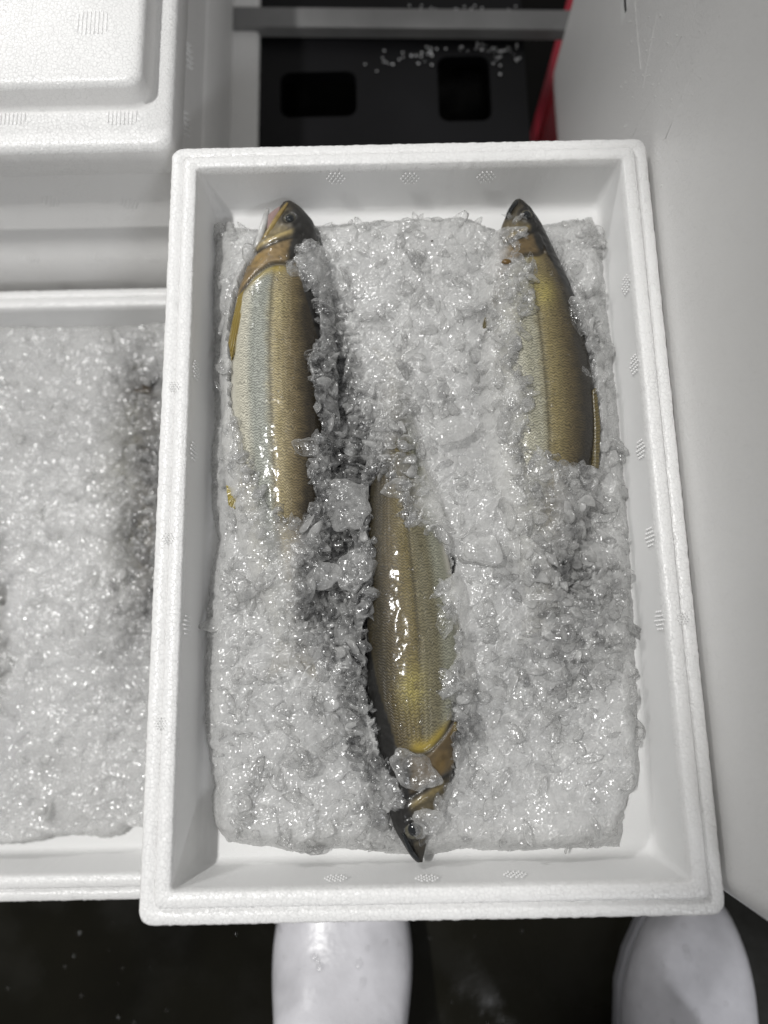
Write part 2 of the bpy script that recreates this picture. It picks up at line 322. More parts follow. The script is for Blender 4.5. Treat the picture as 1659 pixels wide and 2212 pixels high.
def open_box(label, x0, x1, y0, y1, zb, zr, zf, group):
    root = empty('foam_box', (x0 + (x1 - x0) / 2, (y0 + y1) / 2, zb), label, 'foam box', group)
    ox, oy, oz = root.location; nx, ny = 150, 220
    def R(i, z, r): return (rrect(x0 - ox + i, x1 - ox - i, y0 - oy + i, y1 - oy - i, r, nx, ny), z - zb)
    rings = [R(.006, zb, .008), R(.002, zb + .01, .008), R(0, zr - .02, .007), R(0, zr - .0012, .007), R(.0010, zr, .006), R(.0078, zr, .004), R(.0081, zr - .0006, .0038), R(.0086, zr - .0004, .0038),
             R(.0088, zr + .0022, .0038), R(.0096, zr + .0030, .0032), R(.0158, zr + .0030, .0026), R(.0168, zr + .0020, .0024), R(.0172, zr - .004, .003),
             R(.0195, zf + .006, .005), R(.0203, zf + .002, .006), R(.023, zf, .006)]
    jit = [0, 0, 0, .0005, .0005, .0004, .0002, .0002, .0002, .0004, .0004, .0004, .0002, 0, 0, 0]
    mi = [1, 1, 1, 1, 0, 0, 0, 0, 0, 0, 0, 0, 2, 2, 2]
    V, F, MI = loft(rings, mi, True, True, jit); MI[-1] = 2; MI[-2] = 1
    body = link('body', py_mesh('body', V, F, MI), [M_RIM, M_OUT, M_WALL], root, True)
    return root
FLOOR = .258
main_box = open_box('white open foam box in the centre holding three golden fish in crushed ice', -.15, .15, 0, .4517, .172, RZ, FLOOR, 'open foam fish boxes')
mx0, my0, mz0 = main_box.location
def wall_mark(u, v, wall, rr=.0062):
    d = ray(u, v)
    if wall in 'LR':
        x = -.1316 if wall == 'L' else .1316; k = (x - CAM[0]) / d[0]; n = (1, 0, .06) if wall == 'L' else (-1, 0, .06); up = (0, 1, 0)
    else:
        y = .0186 if wall == 'F' else .4332; k = (y - CAM[1]) / d[1]; n = (0, 1, .06) if wall == 'F' else (0, -1, .06); up = (0, 0, 1)
    p = CAM + d * k; f = (RZ - p[2]) / (RZ - FLOOR)
    vent_mark(main_box, (p[0] - mx0, p[1] - my0, p[2] - mz0), n, up, rr)
for u, v, wl in [(725, 385, 'B'), (885, 385, 'B'), (1050, 382, 'B'), (1352, 615, 'R'), (1370, 787, 'R'), (1384, 970, 'R'), (1404, 1160, 'R'), (1425, 1340, 'R'), (423, 800, 'L'), (418, 975, 'L'),
                 (403, 1350, 'L'), (725, 1898, 'F'), (922, 1898, 'F'), (1112, 1890, 'F')]: wall_mark(u, v, wl)
for x, y in [(.1415, .150), (-.1415, .29), (-.1415, .20), (-.1415, .1)]: vent_mark(main_box, (x - mx0, y - my0, RZ + .003 - mz0), (0, 0, 1), (0, 1, 0), .0035, M_RIM)

left_box = open_box('lower open foam box of crushed ice on the left, cut by the frame edge', -.4545, -.1545, -.0235, .4272, .0, .17, .120, 'open foam fish boxes')
def closed_box(name, label, x0, x1, y0, y1, z0, z1, group, band=None, mats=None, r=.012, hidden=False):
    root = empty(name, ((x0 + x1) / 2, (y0 + y1) / 2, z0), label, 'foam box', group); ox, oy, oz = root.location
    def R(i, z, rr): return (rrect(x0 - ox + i, x1 - ox - i, y0 - oy + i, y1 - oy - i, rr, 60, 90), z - z0)
    rings = [R(.012, z0, r), R(.003, z0 + .004, r), R(0, z0 + .012, r)]
    if band: rings += [R(0, band - .002, r), R(.002, band, r), R(.003, band + .002, r), R(.003, z1 - .004, r), R(.004, z1 - .001, r), R(.006, z1, r)]
    else: rings += [R(0, z1 - .004, r), R(.001, z1 - .001, r), R(.004, z1, r)]
    V, F, MI = loft(rings, [0] * (len(rings) - 1), True, True, [0 if band else .0003] * len(rings)); link('body', py_mesh('body', V, F, MI), mats or M_OUT, root); return root
closed_box('foam_box', 'white foam box beneath the open fish box in the centre', -.148, .148, .004, .4480, 0, .1695, 'closed foam boxes')
SF = .4545                                          # front face of the stack on the left
st_low = closed_box('foam_box', 'lowest white foam box of the stack at upper left', -.4560, -.1320, SF, .95, 0, .1080, 'closed foam boxes', r=.02)
st_up = closed_box('foam_box', 'lidded white foam box on top of the stack at upper left', -.4560, -.1545, SF, .94, .1085, .2715, 'closed foam boxes', band=.205)
me_ = st_up.children[0].data
for v_ in me_.vertices:                             # the lower half of the front flares out into a skirt
    if v_.co.y < 0: v_.co.y -= .020 * float(sstep(.205 - .1085, .160 - .1085, v_.co.z)) * float(sstep(-.1, -.2, v_.co.y)) * float(sstep(.150, .140, v_.co.x))
# lid
ux, uy, uz = st_up.location
def lid():
    x0, x1, y0, y1 = -.4620 - ux, -.1510 - ux, .4530 - uy, .945 - uy; z0, z1, z2 = .2718 - uz, .3000 - uz, .3195 - uz; nx, ny = 160, 240
    def R(i, z, r): return (rrect(x0 + i, x1 - i, y0 + i, y1 - i, r, nx, ny), z)
    rings = [R(.002, z0, .008), R(0, z0 + .003, .009), R(0, z1 - .005, .009), R(.0015, z1 - .0015, .009), R(.0055, z1, .009)]
    def Q(i, z, r): return (rrect(x0 + .012 + i, x1 - .0130 - i, y0 + .0285 + i, y1 - .02 - i, r, nx, ny), z)
    rings += [Q(-.003, z1, .013), Q(-.0008, z1 + .001, .012), Q(0, z1 + .004, .011), Q(.0012, z2 - .004, .010), Q(.0028, z2 - .001, .009), Q(.006, z2, .008)]
    V, F, MI = loft(rings, [1, 1, 0, 0, 0, 1, 1, 1, 0, 0], True, True, [.0004] * 3 + [.0007, .0005] + [0, 0, .0003, .0005, .0007, .0004])
    return link('lid', py_mesh('lid', V, F, MI), [M_RIM, M_OUT], st_up)
lid_o = lid()
def rel(p, o): return (p[0] - o.location[0], p[1] - o.location[1], p[2] - o.location[2])
for u, v in [(25, 245), (265, 245)]: vent_mark(lid_o, rel(P(u, v, .300), st_up), (0, 0, 1), (0, 1, 0), .0085, M_RIM, 'bars', .0006)
vent_mark(lid_o, rel(P(200, 50, .3195), st_up), (0, 0, 1), (0, 1, 0), .0085, M_RIM, 'bars', .0006)
def plane_x(u, v, x): d = ray(u, v); return CAM + d * (x - CAM[0]) / d[0]
def plane_y(u, v, y): d = ray(u, v); return CAM + d * (y - CAM[1]) / d[1]
for u, v in [(110, 435), (280, 440)]: vent_mark(st_up, rel(plane_y(u, v, SF + .003), st_up), (0, -1, 0), (0, 0, 1), .0065, M_OUT)
for u, v in [(68, 558), (210, 555), (330, 558)]: vent_mark(st_up, rel(plane_y(u, v, SF - .012), st_up), (0, -1, 0), (0, 0, 1), .0062, M_OUT)
for u, v in [(405, 120), (452, 132), (490, 165), (398, 268), (450, 265), (485, 270), (460, 15), (492, 50)]: vent_mark(st_up, rel(plane_x(u, v, -.1545 - .003), st_up), (1, 0, 0), (0, 0, 1), .0095, M_RIM, 'dots', .0030)
for u, v in [(575, 90), (578, 190), (583, 270)]: vent_mark(st_low, rel(plane_x(u, v, -.1320), st_low), (1, 0, 0), (0, 0, 1), .0095, M_RIM, 'dots', .0030)

# tall foam box on the right
pn = empty('foam_box', (.38, .36, .062), 'tall smooth grey-white foam box standing along the right edge', 'foam box', 'closed foam boxes')
def panel_box():
    def R(i, z, r): return (rrect(-.2255 + i, .225 - i, -.3585 + i, .350 - i, r, 90, 150), z)
    rings = [R(.022, 0, .02), R(.008, .003, .02), R(.002, .012, .02), R(0, .024, .018), R(-.0006, .25, .016), R(-.001, .50, .016), R(.001, .512, .016), R(.008, .52, .016)]
    V, F, MI = loft(rings, None, True, True, [.0003] * 8); link('body', py_mesh('body', V, F), M_PANEL, pn)
    # paper label near the top of the frame, on the side facing the fish
    q = [plane_x(u, v, .1543) for u, v in [(1338, -40), (1374, -40), (1372, 12), (1349, 68), (1343, 66)]]; bm = bmesh.new()
    fr = [bm.verts.new(rel(p - np.array([.0003, 0, 0]), pn)) for p in q]; bk = [bm.verts.new(rel(p + np.array([.0002, 0, 0]), pn)) for p in q]; bm.faces.new(fr)
    for i in range(5): bm.faces.new((fr[i], fr[(i + 1) % 5], bk[(i + 1) % 5], bk[i]))
    lb = bm_obj('paper_label', bm, M_LABEL, pn, False)
    q = [plane_x(u, v, .1538) for u, v in [(1347, -30), (1350, -30), (1353, 22), (1350, 28), (1348, 12)]]; bm = bmesh.new()
    bm.faces.new([bm.verts.new(rel(p, pn)) for p in q]); bm_obj('ink_mark', bm, M_INK, lb, False)
    # knife scratches and small dents: thin raised ridges
    for (a, b, wd) in [((1475, 80), (1350, 330), 2.2), ((1500, 150), (1440, 300), 2), ((1420, 30), (1390, 190), 1.8), ((1372, 0), (1385, 150), 1.5)]:
        pa, pb = plane_x(*a, .1543), plane_x(*b, .1543); bm = bmesh.new(); d = pb - pa; d /= np.linalg.norm(d); s = np.cross(d, (1, 0, 0)) * .0006 * wd; vs = []
        for i in range(9):
            t = i / 8; c = pa + (pb - pa) * t; ww = s * math.sin(math.pi * min(.92, max(.08, t))) * (.7 + .5 * random.random()); wob = s * (random.random() - .5) * .8
            vs.append([bm.verts.new(rel(c - ww + wob + np.array([.0004, 0, 0]), pn)), bm.verts.new(rel(c + wob - np.array([.0009, 0, 0]), pn)), bm.verts.new(rel(c + ww + wob + np.array([.0004, 0, 0]), pn))])
        for i in range(8):
            for j in (0, 1): bm.faces.new((vs[i][j], vs[i + 1][j], vs[i + 1][j + 1], vs[i][j + 1]))
        bm_obj('scratch', bm, M_PANEL, pn)
    # pimples
    bm = bmesh.new()
    def dot(p, r, h):
        vs = [bm.verts.new(rel(p + np.array([0, r * math.cos(k * 1.047), r * 1.6 * math.sin(k * 1.047)]), pn)) for k in range(6)]; t = bm.verts.new(rel(p - np.array([h, 0, 0]), pn))
        for k in range(6): bm.faces.new((vs[k], vs[(k + 1) % 6], t))
    for i in range(210):
        u = random.uniform(1330, 1600); v = random.uniform(-20, 420)
        if u > 1600 - v * .35 or u < 1360 - v * .1: continue
        dot(plane_x(u, v, .1543), random.uniform(.0004, .0010), random.uniform(.0007, .0015))
    for i in range(60): dot(plane_x(random.uniform(1480, 1659), random.uniform(200, 1900), .1543), random.uniform(.0004, .001), random.uniform(.0002, .0005))
    bm_obj('surface_bumps', bm, M_PANEL, pn)['kind'] = 'stuff'
panel_box()

# ------------------------------------------------------------------ ground and things around
bm = bmesh.new(); bmesh.ops.create_grid(bm, x_segments=2, y_segments=2, size=4)
g = bm_obj('ground', bm, M_GROUND, None, False); tag(g, 'dark wet concrete market floor', None, None, 'structure')
def pallet():
    root = empty('pallet', (0, .80, 0), 'black wet plastic pallet with rounded slots behind the boxes', 'pallet')
    cu = bpy.data.curves.new('deck', 'CURVE'); cu.dimensions = '2D'; cu.fill_mode = 'BOTH'; cu.extrude = .006
    def spl(p):
        s = cu.splines.new('POLY'); s.points.add(len(p) - 1); s.use_cyclic_u = True
        for i, (x, y) in enumerate(p): s.points[i].co = (x, y, 0, 1)
    spl(rrect(-.150, .124, -.32, .62, .02, 2, 2))
    def slot(x0, x1, y0, y1): spl(rrect(x0, x1, y0 - .80, y1 - .80, .010, 1, 1))
    slot(-.112, -.039, .640, .690); slot(.039, .0895, .632, .704)
    for x in (-.11, .04):
        slot(x, x + .07, .80, .85); slot(x, x + .07, .93, .98); slot(x, x + .07, 1.08, 1.13)
    o = bpy.data.objects.new('tmp', cu); COL.objects.link(o); dg = bpy.context.evaluated_depsgraph_get()
    me = bpy.data.meshes.new_from_object(o.evaluated_get(dg)); bpy.data.objects.remove(o); me.name = 'deck'
    d = link('deck', me, M_BLACK, root, False); d.location = (0, 0, .093)
    for x in (-.135, -.005, .11):
        bm = bmesh.new(); bmesh.ops.create_cube(bm, size=1, matrix=Matrix.Translation((x, .24, .0425)) @ Matrix.Diagonal((.02, .72, .084, 1))); bmesh.ops.bevel(bm, geom=bm.edges[:], offset=.002, segments=1)
        bm_obj('runner', bm, M_BLACK, root, False)
    bm = bmesh.new()
    for i in range(210):
        x = random.gauss(.075, .042); y = random.choice([random.gauss(-.092, .004), random.gauss(-.092, .004), random.gauss(-.102, .006), random.gauss(-.045, .004), random.uniform(-.13, .1)]); r = random.uniform(.0005, .0013)
        if not -.145 < x < .12 or y < -.13: continue
        if (-.115 < x < -.036 and .636 < y + .8 < .694) or (.035 < x < .093 and .628 < y + .8 < .708): continue
        bmesh.ops.create_icosphere(bm, subdivisions=1, radius=r, matrix=Matrix.Translation((x, y, .1005)) @ Matrix.Diagonal((1, 1, .55, 1)))
    bm_obj('glint_beads', bm, M_GLINT, root)['kind'] = 'stuff'  # white beads standing in for lamp glints on the wet deck
    return root
pallet()
bm = bmesh.new(); bmesh.ops.create_cube(bm, size=1, matrix=Matrix.Diagonal((.36, .022, .012, 1))); bmesh.ops.bevel(bm, geom=bm.edges[:], offset=.003, segments=2)
b = bm_obj('grey_bar', bm, M_GREYBAR, None, False); b.location = (.02, .734, .1075); b.rotation_euler = (0, 0, rad(-2.2)); tag(b, 'dull grey bar lying across the black pallet', 'bar')
def red_crate():
    root = empty('red_crate', (.332, .72, 0), 'red plastic crate peeking out under the tall right box', 'crate'); root.rotation_euler = (0, 0, rad(-17))
    def R(i, z): return (rrect(-.165 + i, .12 - i, -.16 + i, .16 - i, .01, 4, 4), z)
    V, F, MI = loft([R(.006, .0), R(0, .04), R(0, .052), R(-.004, .053), R(-.004, .058), R(.004, .060), R(.006, .02), R(.01, .01)]); link('body', py_mesh('body', V, F), M_RED, root, False)
    return root
red_crate()

def boot(label, tip, heel, wmax, group):
    tip, heel = np.array(tip, float), np.array(heel, float); L = np.linalg.norm(heel - tip); d = (heel - tip) / L; n = np.array([-d[1], d[0]])
    root = empty('rubber_boot', (heel[0], heel[1], 0), label, 'boot', group)
    st = [(0, .07, .014, .030), (.02, .25, .008, .042), (.05, .43, .006, .050), (.085, .57, .006, .056), (.16, .80, .006, .064), (.25, .95, .006, .070), (.34, 1, .006, .078), (.42, .97, .006, .095), (.50, .88, .006, .125), (.57, .82, .006, .16)]
    V = []; N = 28
    for s, wf, z0, z1 in st:
        c = tip + d * L * s
        for k in range(N):
            a = 2 * math.pi * k / N; ca, sa = math.cos(a), math.sin(a); ex = math.copysign(abs(ca) ** .75, ca); ez = math.copysign(abs(sa) ** .85, sa)
            p = c + n * ex * wmax / 2 * wf; V.append((p[0] - heel[0], p[1] - heel[1], (z0 + z1) / 2 + ez * (z1 - z0) / 2))
    ns = len(st); F = [(i * N + k, i * N + (k + 1) % N, (i + 1) * N + (k + 1) % N, (i + 1) * N + k) for i in range(ns - 1) for k in range(N)]
    # bend up into the shaft
    base = len(V) - N
    for j, (s, z, tilt, r) in enumerate([(.68, .20, 1.1, .062), (.78, .25, 1.4, .060), (.80, .33, 1.57, .062), (.80, .42, 1.57, .066)]):
        c = tip + d * L * s; b0 = len(V)
        for k in range(N):
            a = 2 * math.pi * k / N; off = -math.sin(a) * r
            p = c + n * math.cos(a) * r * .95 + d * off * math.sin(tilt); V.append((p[0] - heel[0], p[1] - heel[1], z + math.sin(a) * r * math.cos(tilt)))
        pb = b0 - N; F += [(pb + k, pb + (k + 1) % N, b0 + (k + 1) % N, b0 + k) for k in range(N)]
    # heel half of the foot
    b0 = len(V)
    F.append(tuple(range(N - 1, -1, -1)))
    for s, wf, z1 in [(.50, .80, .13), (.70, .78, .15), (.88, .74, .15), (.97, .5, .12), (1, .2, .06)]:
        c = tip + d * L * s
        for k in range(N):
            a = 2 * math.pi * k / N; p = c + n * math.cos(a) * wmax / 2 * wf; V.append((p[0] - heel[0], p[1] - heel[1], .006 + (1 + math.sin(a)) * (z1 - .006) / 2))
    F += [(b0 + i * N + k, b0 + i * N + (k + 1) % N, b0 + (i + 1) * N + (k + 1) % N, b0 + (i + 1) * N + k) for i in range(4) for k in range(N)]
    F.append(tuple(b0 + 4 * N + k for k in range(N)))
    o = link('upper', py_mesh('upper', V, F), M_BOOT, root); sb = o.modifiers.new('sub', 'SUBSURF'); sb.levels = sb.render_levels = 2
    # sole
    out = []; wd = [(0, .0), (.02, .24), (.05, .42), (.085, .56), (.16, .79), (.25, .94), (.34, .99), (.5, .86), (.7, .78), (.9, .7), (1, .3)]
    pts = [tip + d * L * s + n * wmax / 2 * w_ * .93 for s, w_ in wd] + [tip + d * L * s - n * wmax / 2 * w_ * .93 for s, w_ in wd[::-1][:-1]]
    bm = bmesh.new(); lo = [bm.verts.new((p[0] - heel[0], p[1] - heel[1], .001)) for p in pts]; hi = [bm.verts.new((p[0] - heel[0], p[1] - heel[1], .012)) for p in pts]
    bm.faces.new(lo); bm.faces.new(hi)
    for i in range(len(pts)): j = (i + 1) % len(pts); bm.faces.new((lo[i], lo[j], hi[j], hi[i]))
    bm_obj('sole', bm, M_SOLE, root, False)
    from mathutils.bvhtree import BVHTree
    bpy.context.view_layer.update(); dg = bpy.context.evaluated_depsgraph_get(); tree = BVHTree.FromObject(o, dg); bm = bmesh.new()
    for i in range(46):
        q = tip + d * L * random.uniform(.05, .5) + n * random.uniform(-.45, .45) * wmax - heel; hit = tree.ray_cast(Vector((q[0], q[1], .5)), Vector((0, 0, -1)))
        if hit[0] is None: continue
        r = random.choice([.0008, .0012, .002, .003]); bmesh.ops.create_icosphere(bm, subdivisions=2, radius=1, matrix=Matrix.Translation(hit[0]) @ hit[1].to_track_quat('Z', 'Y').to_matrix().to_4x4() @ Matrix.Diagonal((r, r * random.uniform(1, 1.6), r * .4, 1)))
    bm_obj('water_drops', bm, M_DROP, root)['kind'] = 'stuff'; return root
boot('white rubber boot pointing under the front of the centre box', (-.062, -.004), (-.062, -.29), .116, 'white rubber boots')
boot('white rubber boot at lower right corner with its rounded toe showing', (.241, -.057), (.170, -.335), .106, 'white rubber boots')
bm = bmesh.new()
for i in range(260):
    x, y = random.uniform(-.45, .45), random.uniform(-.45, -.03); r = random.uniform(.0006, .0026)
    if -.13 < x < .0 or x > .13: continue
    bmesh.ops.create_icosphere(bm, subdivisions=1, radius=r, matrix=Matrix.Translation((x, y, .0008)) @ Matrix.Diagonal((1, 1, .6, 1)))
tag(bm_obj('water_drops', bm, M_DROP), 'glinting water drops on the dark floor in front of the boxes', 'water drops', None, 'stuff')

# ------------------------------------------------------------------ fish
def catmull(xs, ys, x):
    xs, ys = np.array(xs, float), np.array(ys, float); m = np.gradient(ys, xs); i = np.clip(np.searchsorted(xs, x) - 1, 0, len(xs) - 2)
    h = xs[i + 1] - xs[i]; t = (x - xs[i]) / h; t2, t3 = t * t, t * t * t
    return (2 * t3 - 3 * t2 + 1) * ys[i] + (t3 - 2 * t2 + t) * h * m[i] + (-2 * t3 + 3 * t2) * ys[i + 1] + (t3 - t2) * h * m[i + 1]
ALL_FISH = []
class Fish:
    """one fish lying on its side; st = [(v, dorsal u, ventral u)] from the snout on, in photo positions at the fish's height"""
    def __init__(s, st, zc, hk, label, gold, thick=.60, group='golden river fish on ice', floor=FLOOR, hide=False, pose=None, eyeq=-.06, lipq=None):
        s.st = st; s.zc = zc; s.hk = hk; vs = [a[0] for a in st]; sg = 1 if vs[-1] > vs[0] else -1; s.sg = sg
        s.tt = [abs(a - vs[0]) for a in vs]; s.v0 = vs[0]; s.L = s.tt[-1]
        s.D = [a[1] for a in st]; s.B = [a[2] for a in st]
        NS, NA = 300, 112; lin = np.linspace(0, 1, NS) ** 1.0; T = (lin * .82 + .18 * lin ** 2.2) * s.L
        D = catmull(s.tt, s.D, T); Bv = catmull(s.tt, s.B, T); v = s.v0 + sg * T
        pd = np.array([P(a, b, zc) for a, b in zip(D, v)]); pv = np.array([P(a, b, zc) for a, b in zip(Bv, v)]); c = (pd + pv) / 2; hw = (pd - pv) / 2; hwl = np.linalg.norm(hw, axis=1)
        th = np.minimum(hwl * thick, .0175) * np.interp(T / s.L, [0, .03, .12, .3, .7, .9, 1], [1.0, 1.0, 1.08, 1.0, .95, .8, .5])
        s.T, s.c, s.hw, s.hwl, s.th, s.vv, s.Dd, s.Bb = T, c, hw, hwl, th, v, D, Bv
        A = np.linspace(0, 2 * math.pi, NA, endpoint=False); ca, sa = np.cos(A), np.sin(A)
        q = np.sign(ca) * np.abs(ca) ** .92; h = np.sign(sa) * np.abs(sa) ** .95
        X = c[:, None, :] + hw[:, None, :] * q[None, :, None]; X[:, :, 2] = c[:, None, 2] + th[:, None] * h[None, :]
        QQ = np.broadcast_to(q[None, :], (NS, NA)); SS = np.broadcast_to((T / 1000.)[:, None], (NS, NA)) / hk; top = np.broadcast_to(sa[None, :] > -.3, (NS, NA))
        # relief of the head, in head units (s from the snout, q from belly -1 to back +1)
        gill = .160 - .05 * np.clip(QQ, -1, .6) + .012 * np.sin(QQ * 4)
        gill = np.where(QQ > .45, .138 + (QQ - .45) * .35, gill); gill = gill + (fbm(QQ * 2.2 + 20, SS * 0 + 3, 77, 2) - .5) * .012; s.gill = gill
        pre = .103 - .028 * (QQ + .2); dz = np.zeros_like(SS)
        m = ((QQ < .55) * sstep(.95, .8, np.abs(QQ)))
        dz += .0016 * m * sstep(gill - .07, gill - .012, SS) * (1 - sstep(gill - .002, gill + .002, SS))
        dz -= .0011 * m * np.exp(-((SS - gill - .003) / .0045) ** 2)
        dz += .0012 * m * np.exp(-((SS - pre + .008) / .009) ** 2) * (QQ > -.75)
        dz -= .0013 * m * np.exp(-((SS - pre - .006) / .0045) ** 2)
        eq, es = eyeq, .050; s.eq, s.es = eq, es
        rr = np.hypot((SS - es) * 1000 * hk, (QQ - eq) * np.interp(es * 1000 * hk, T, np.abs(D - Bv) / 2)) / (13.5 * (.45 + .55 * hk)); s.erad = .0044 * (.45 + .55 * hk)
        dz += .0010 * np.exp(-((rr - 1.25) / .3) ** 2) - .0012 * np.exp(-(rr / .9) ** 2)
        fold = fbm(SS * 90 + 7, QQ * 7 + 9, int(zc * 1000) % 50); dz += (fold - .5) * .0012 * sstep(gill, gill - .03, SS)
        body = sstep(gill, gill + .03, SS); dz += -.00045 * body * np.exp(-((QQ + .06) / .018) ** 2)
        dz += (fbm(SS * 22 + 3, QQ * 5, 21) - .5) * .0010 * body
        X[:, :, 2] += dz * (sa[None, :] > -.15)
        s.topz = X[:, :, 2].copy(); s.X = X
        # colour: pigment of the fish, with dark lines in its gill and cheek grooves
        def mixc(a, b, t): return a + (np.array(b) - a) * t[..., None]
        g_, k = gold, fbm(SS * 60, QQ * 6 + 3, 5)
        C = np.zeros((NS, NA, 3)) + np.array(g_['flank'])
        C = mixc(C, g_['band'], sstep(.06, -.24, QQ + (k - .5) * .12)); C = mixc(C, g_['pale'], sstep(-.42, -.66, QQ)); C = mixc(C, (.62, .60, .52), sstep(-.80, -.97, QQ))
        C = mixc(C, g_['mid'], sstep(.05, .48, QQ)); C = mixc(C, g_['back'], sstep(.36, .74, QQ + (k - .5) * .2))
        C = mixc(C, np.array(g_['flank']) * .30, .9 * np.exp(-((QQ + .06) / .018) ** 2))
        C = mixc(C, np.array(g_['flank']) * .6, .35 * np.exp(-((QQ - .18) / .012) ** 2) * (fbm(SS * 30, QQ * 2, 8) > .5))
        yb = np.exp(-((SS - gill - .012) / .010) ** 2) * sstep(-.9, -.5, QQ) * sstep(.3, .0, QQ); C = mixc(C, (.34, .25, .035), yb * g_['yb'] * .85)
        ym = np.exp(-((SS - gill - .095) / .030) ** 2 - ((QQ - .10) / .26) ** 2) * sstep(.25, .6, fbm(SS * 55, QQ * 4, 61) + .12); C = mixc(C, (.34, .29, .085), ym * g_['ym'])
        C = mixc(C, (.028, .024, .026), .92 * np.exp(-((SS - gill - .006) / .011) ** 2 - ((QQ + .74) / .17) ** 2))
        hd = 1 - sstep(gill - .004, gill + .004, SS)
        H = np.zeros((NS, NA, 3)) + np.array((.105, .086, .055)); H = mixc(H, (.205, .140, .060), sstep(pre + .004, pre + .02, SS) * sstep(.42, .1, QQ)); H = mixc(H, (.30, .19, .05), np.exp(-((SS - .145) / .014) ** 2 - ((QQ + .60) / .25) ** 2) * .8)
        H = mixc(H, (.20, .16, .085), sstep(.05, .075, SS) * (1 - sstep(pre - .006, pre, SS)) * sstep(.1, -.2, QQ)); H = mixc(H, (.40, .31, .13), .85 * np.exp(-((SS - pre + .007) / .006) ** 2) * (QQ > -.8) * sstep(.40, .2, QQ))
        H = mixc(H, (.022, .02, .016), .85 * np.exp(-((SS - pre - .006) / .004) ** 2)); H = mixc(H, (.016, .015, .013), sstep(.02, .26, QQ + (SS - .08) * -1.3 + (k - .5) * .3)); H = mixc(H, (.035, .03, .022), sstep(.04, .01, SS) * .85)
        H = mixc(H, (.018, .017, .015), .9 * np.exp(-(rr / 1.75) ** 4)); H = mixc(H, (.20, .17, .11), .6 * np.exp(-((rr - 1.9) / .22) ** 2) * sstep(.1, -.15, QQ - eq))
        H *= (g_['hd'] * (.55 + .9 * fbm(SS * 130, QQ * 9, 14)) * (.8 + .4 * fbm(SS * 400, QQ * 30, 15)))[..., None]
        C = C * (1 - hd[..., None]) + H * hd[..., None]; C = mixc(C, (.03, .025, .02), .9 * m * np.exp(-((SS - gill - .0015) / .0035) ** 2) * (QQ < .5))
        s.C = C; sc = sstep(gill + .005, gill + .03, SS) * sstep(-.98, -.6, QQ) * .9 + .0
        col = np.concatenate([C.reshape(-1, 3), sc.reshape(-1, 1)], 1)
        arc = np.cumsum(np.concatenate([[0], np.linalg.norm(np.diff(c, axis=0), axis=1)]))
        per = QQ * .5 * math.pi * .75 * .028
        uv = np.stack([np.broadcast_to((arc / .00175)[:, None], (NS, NA)) - np.abs(QQ - .0) * 1.5, per / .0016], -1).reshape(-1, 2)
        i = np.arange(NS - 1)[:, None] * NA; j = np.arange(NA)[None, :]; jn = (j + 1) % NA
        F = np.stack([i + j, i + jn, i + NA + jn, i + NA + j], -1).reshape(-1, 4)
        if sg > 0: F = F[:, ::-1]
        base = c[int(NS * .35)].copy(); base[2] = floor + .001
        s.root = empty('fish', base, label, 'fish', group); s.base = base
        me = np_mesh('body', X.reshape(-1, 3) - base, F, col, uv)
        bm = bmesh.new(); bm.from_mesh(me); bmesh.ops.holes_fill(bm, edges=[e for e in bm.edges if e.is_boundary], sides=0); bmesh.ops.recalc_face_normals(bm, faces=bm.faces); bm.to_mesh(me); bm.free()
        s.body = link('body', me, M_FISH, s.root)
        ALL_FISH.append(s); s.eye(); 
    def at(s, ss, q, raw=False):                     # point on the upper flank
        t = ss if raw else ss * 1000 * s.hk; i = int(np.clip(np.searchsorted(s.T, t), 1, len(s.T) - 2)); p = s.c[i] + s.hw[i] * q; p = p.copy()
        A = np.linspace(0, 2 * math.pi, s.X.shape[1], endpoint=False); qs = np.cos(A[:57]); qs = np.sign(qs) * np.abs(qs) ** .92
        p[2] = np.interp(q, qs[::-1], s.topz[i, :57][::-1]); return p
    def eye(s):
        p = s.at(s.es, s.eq) - s.base; r = s.erad
        bm = bmesh.new(); bmesh.ops.create_uvsphere(bm, u_segments=28, v_segments=16, radius=1, matrix=Matrix.Translation(p + np.array([0, 0, -.0002])) @ Matrix.Diagonal((r, r, r * .42, 1)))
        e = bm_obj('eye', bm, M_IRIS, s.root); 
        bm = bmesh.new(); bmesh.ops.create_uvsphere(bm, u_segments=24, v_segments=12, radius=1, matrix=Matrix.Translation(p + np.array([.0002, 0, r * .12])) @ Matrix.Diagonal((r * .70, r * .74, r * .40, 1)))
        bm_obj('pupil', bm, M_PUPIL, e)
    def fin(s, name, root_pts, tip_pts, rays, col, lift=0., mat_=None):
        """fan of a fin between its root line and its outer edge (photo u, v, height)"""
        a = [P(*q) for q in root_pts]; b = [P(*q) for q in tip_pts]; n = 24; k = 8; V = []; UV = []
        xa = np.linspace(0, 1, len(a)); xb = np.linspace(0, 1, len(b)); a, b = np.array(a), np.array(b)
        for i in range(n + 1):
            t = i / n; pa = np.array([np.interp(t, xa, a[:, m]) for m in range(3)]); pb = np.array([np.interp(t, xb, b[:, m]) for m in range(3)])
            for j in range(k + 1):
                r = j / k; p = pa + (pb - pa) * r; p = p + np.array([0, 0, .0006 * math.sin(t * rays * math.pi) * r + lift * math.sin(r * math.pi)]); V.append(p - s.base); UV.append((t * rays * .5, r))
        nv = len(V); V = np.array(V); V = np.concatenate([V, V - np.array([0, 0, .0005])]); UV = np.array(UV + UV)
        F = []
        for i in range(n):
            for j in range(k):
                q = [i * (k + 1) + j, (i + 1) * (k + 1) + j, (i + 1) * (k + 1) + j + 1, i * (k + 1) + j + 1]; F.append(q); F.append([x + nv for x in q[::-1]])
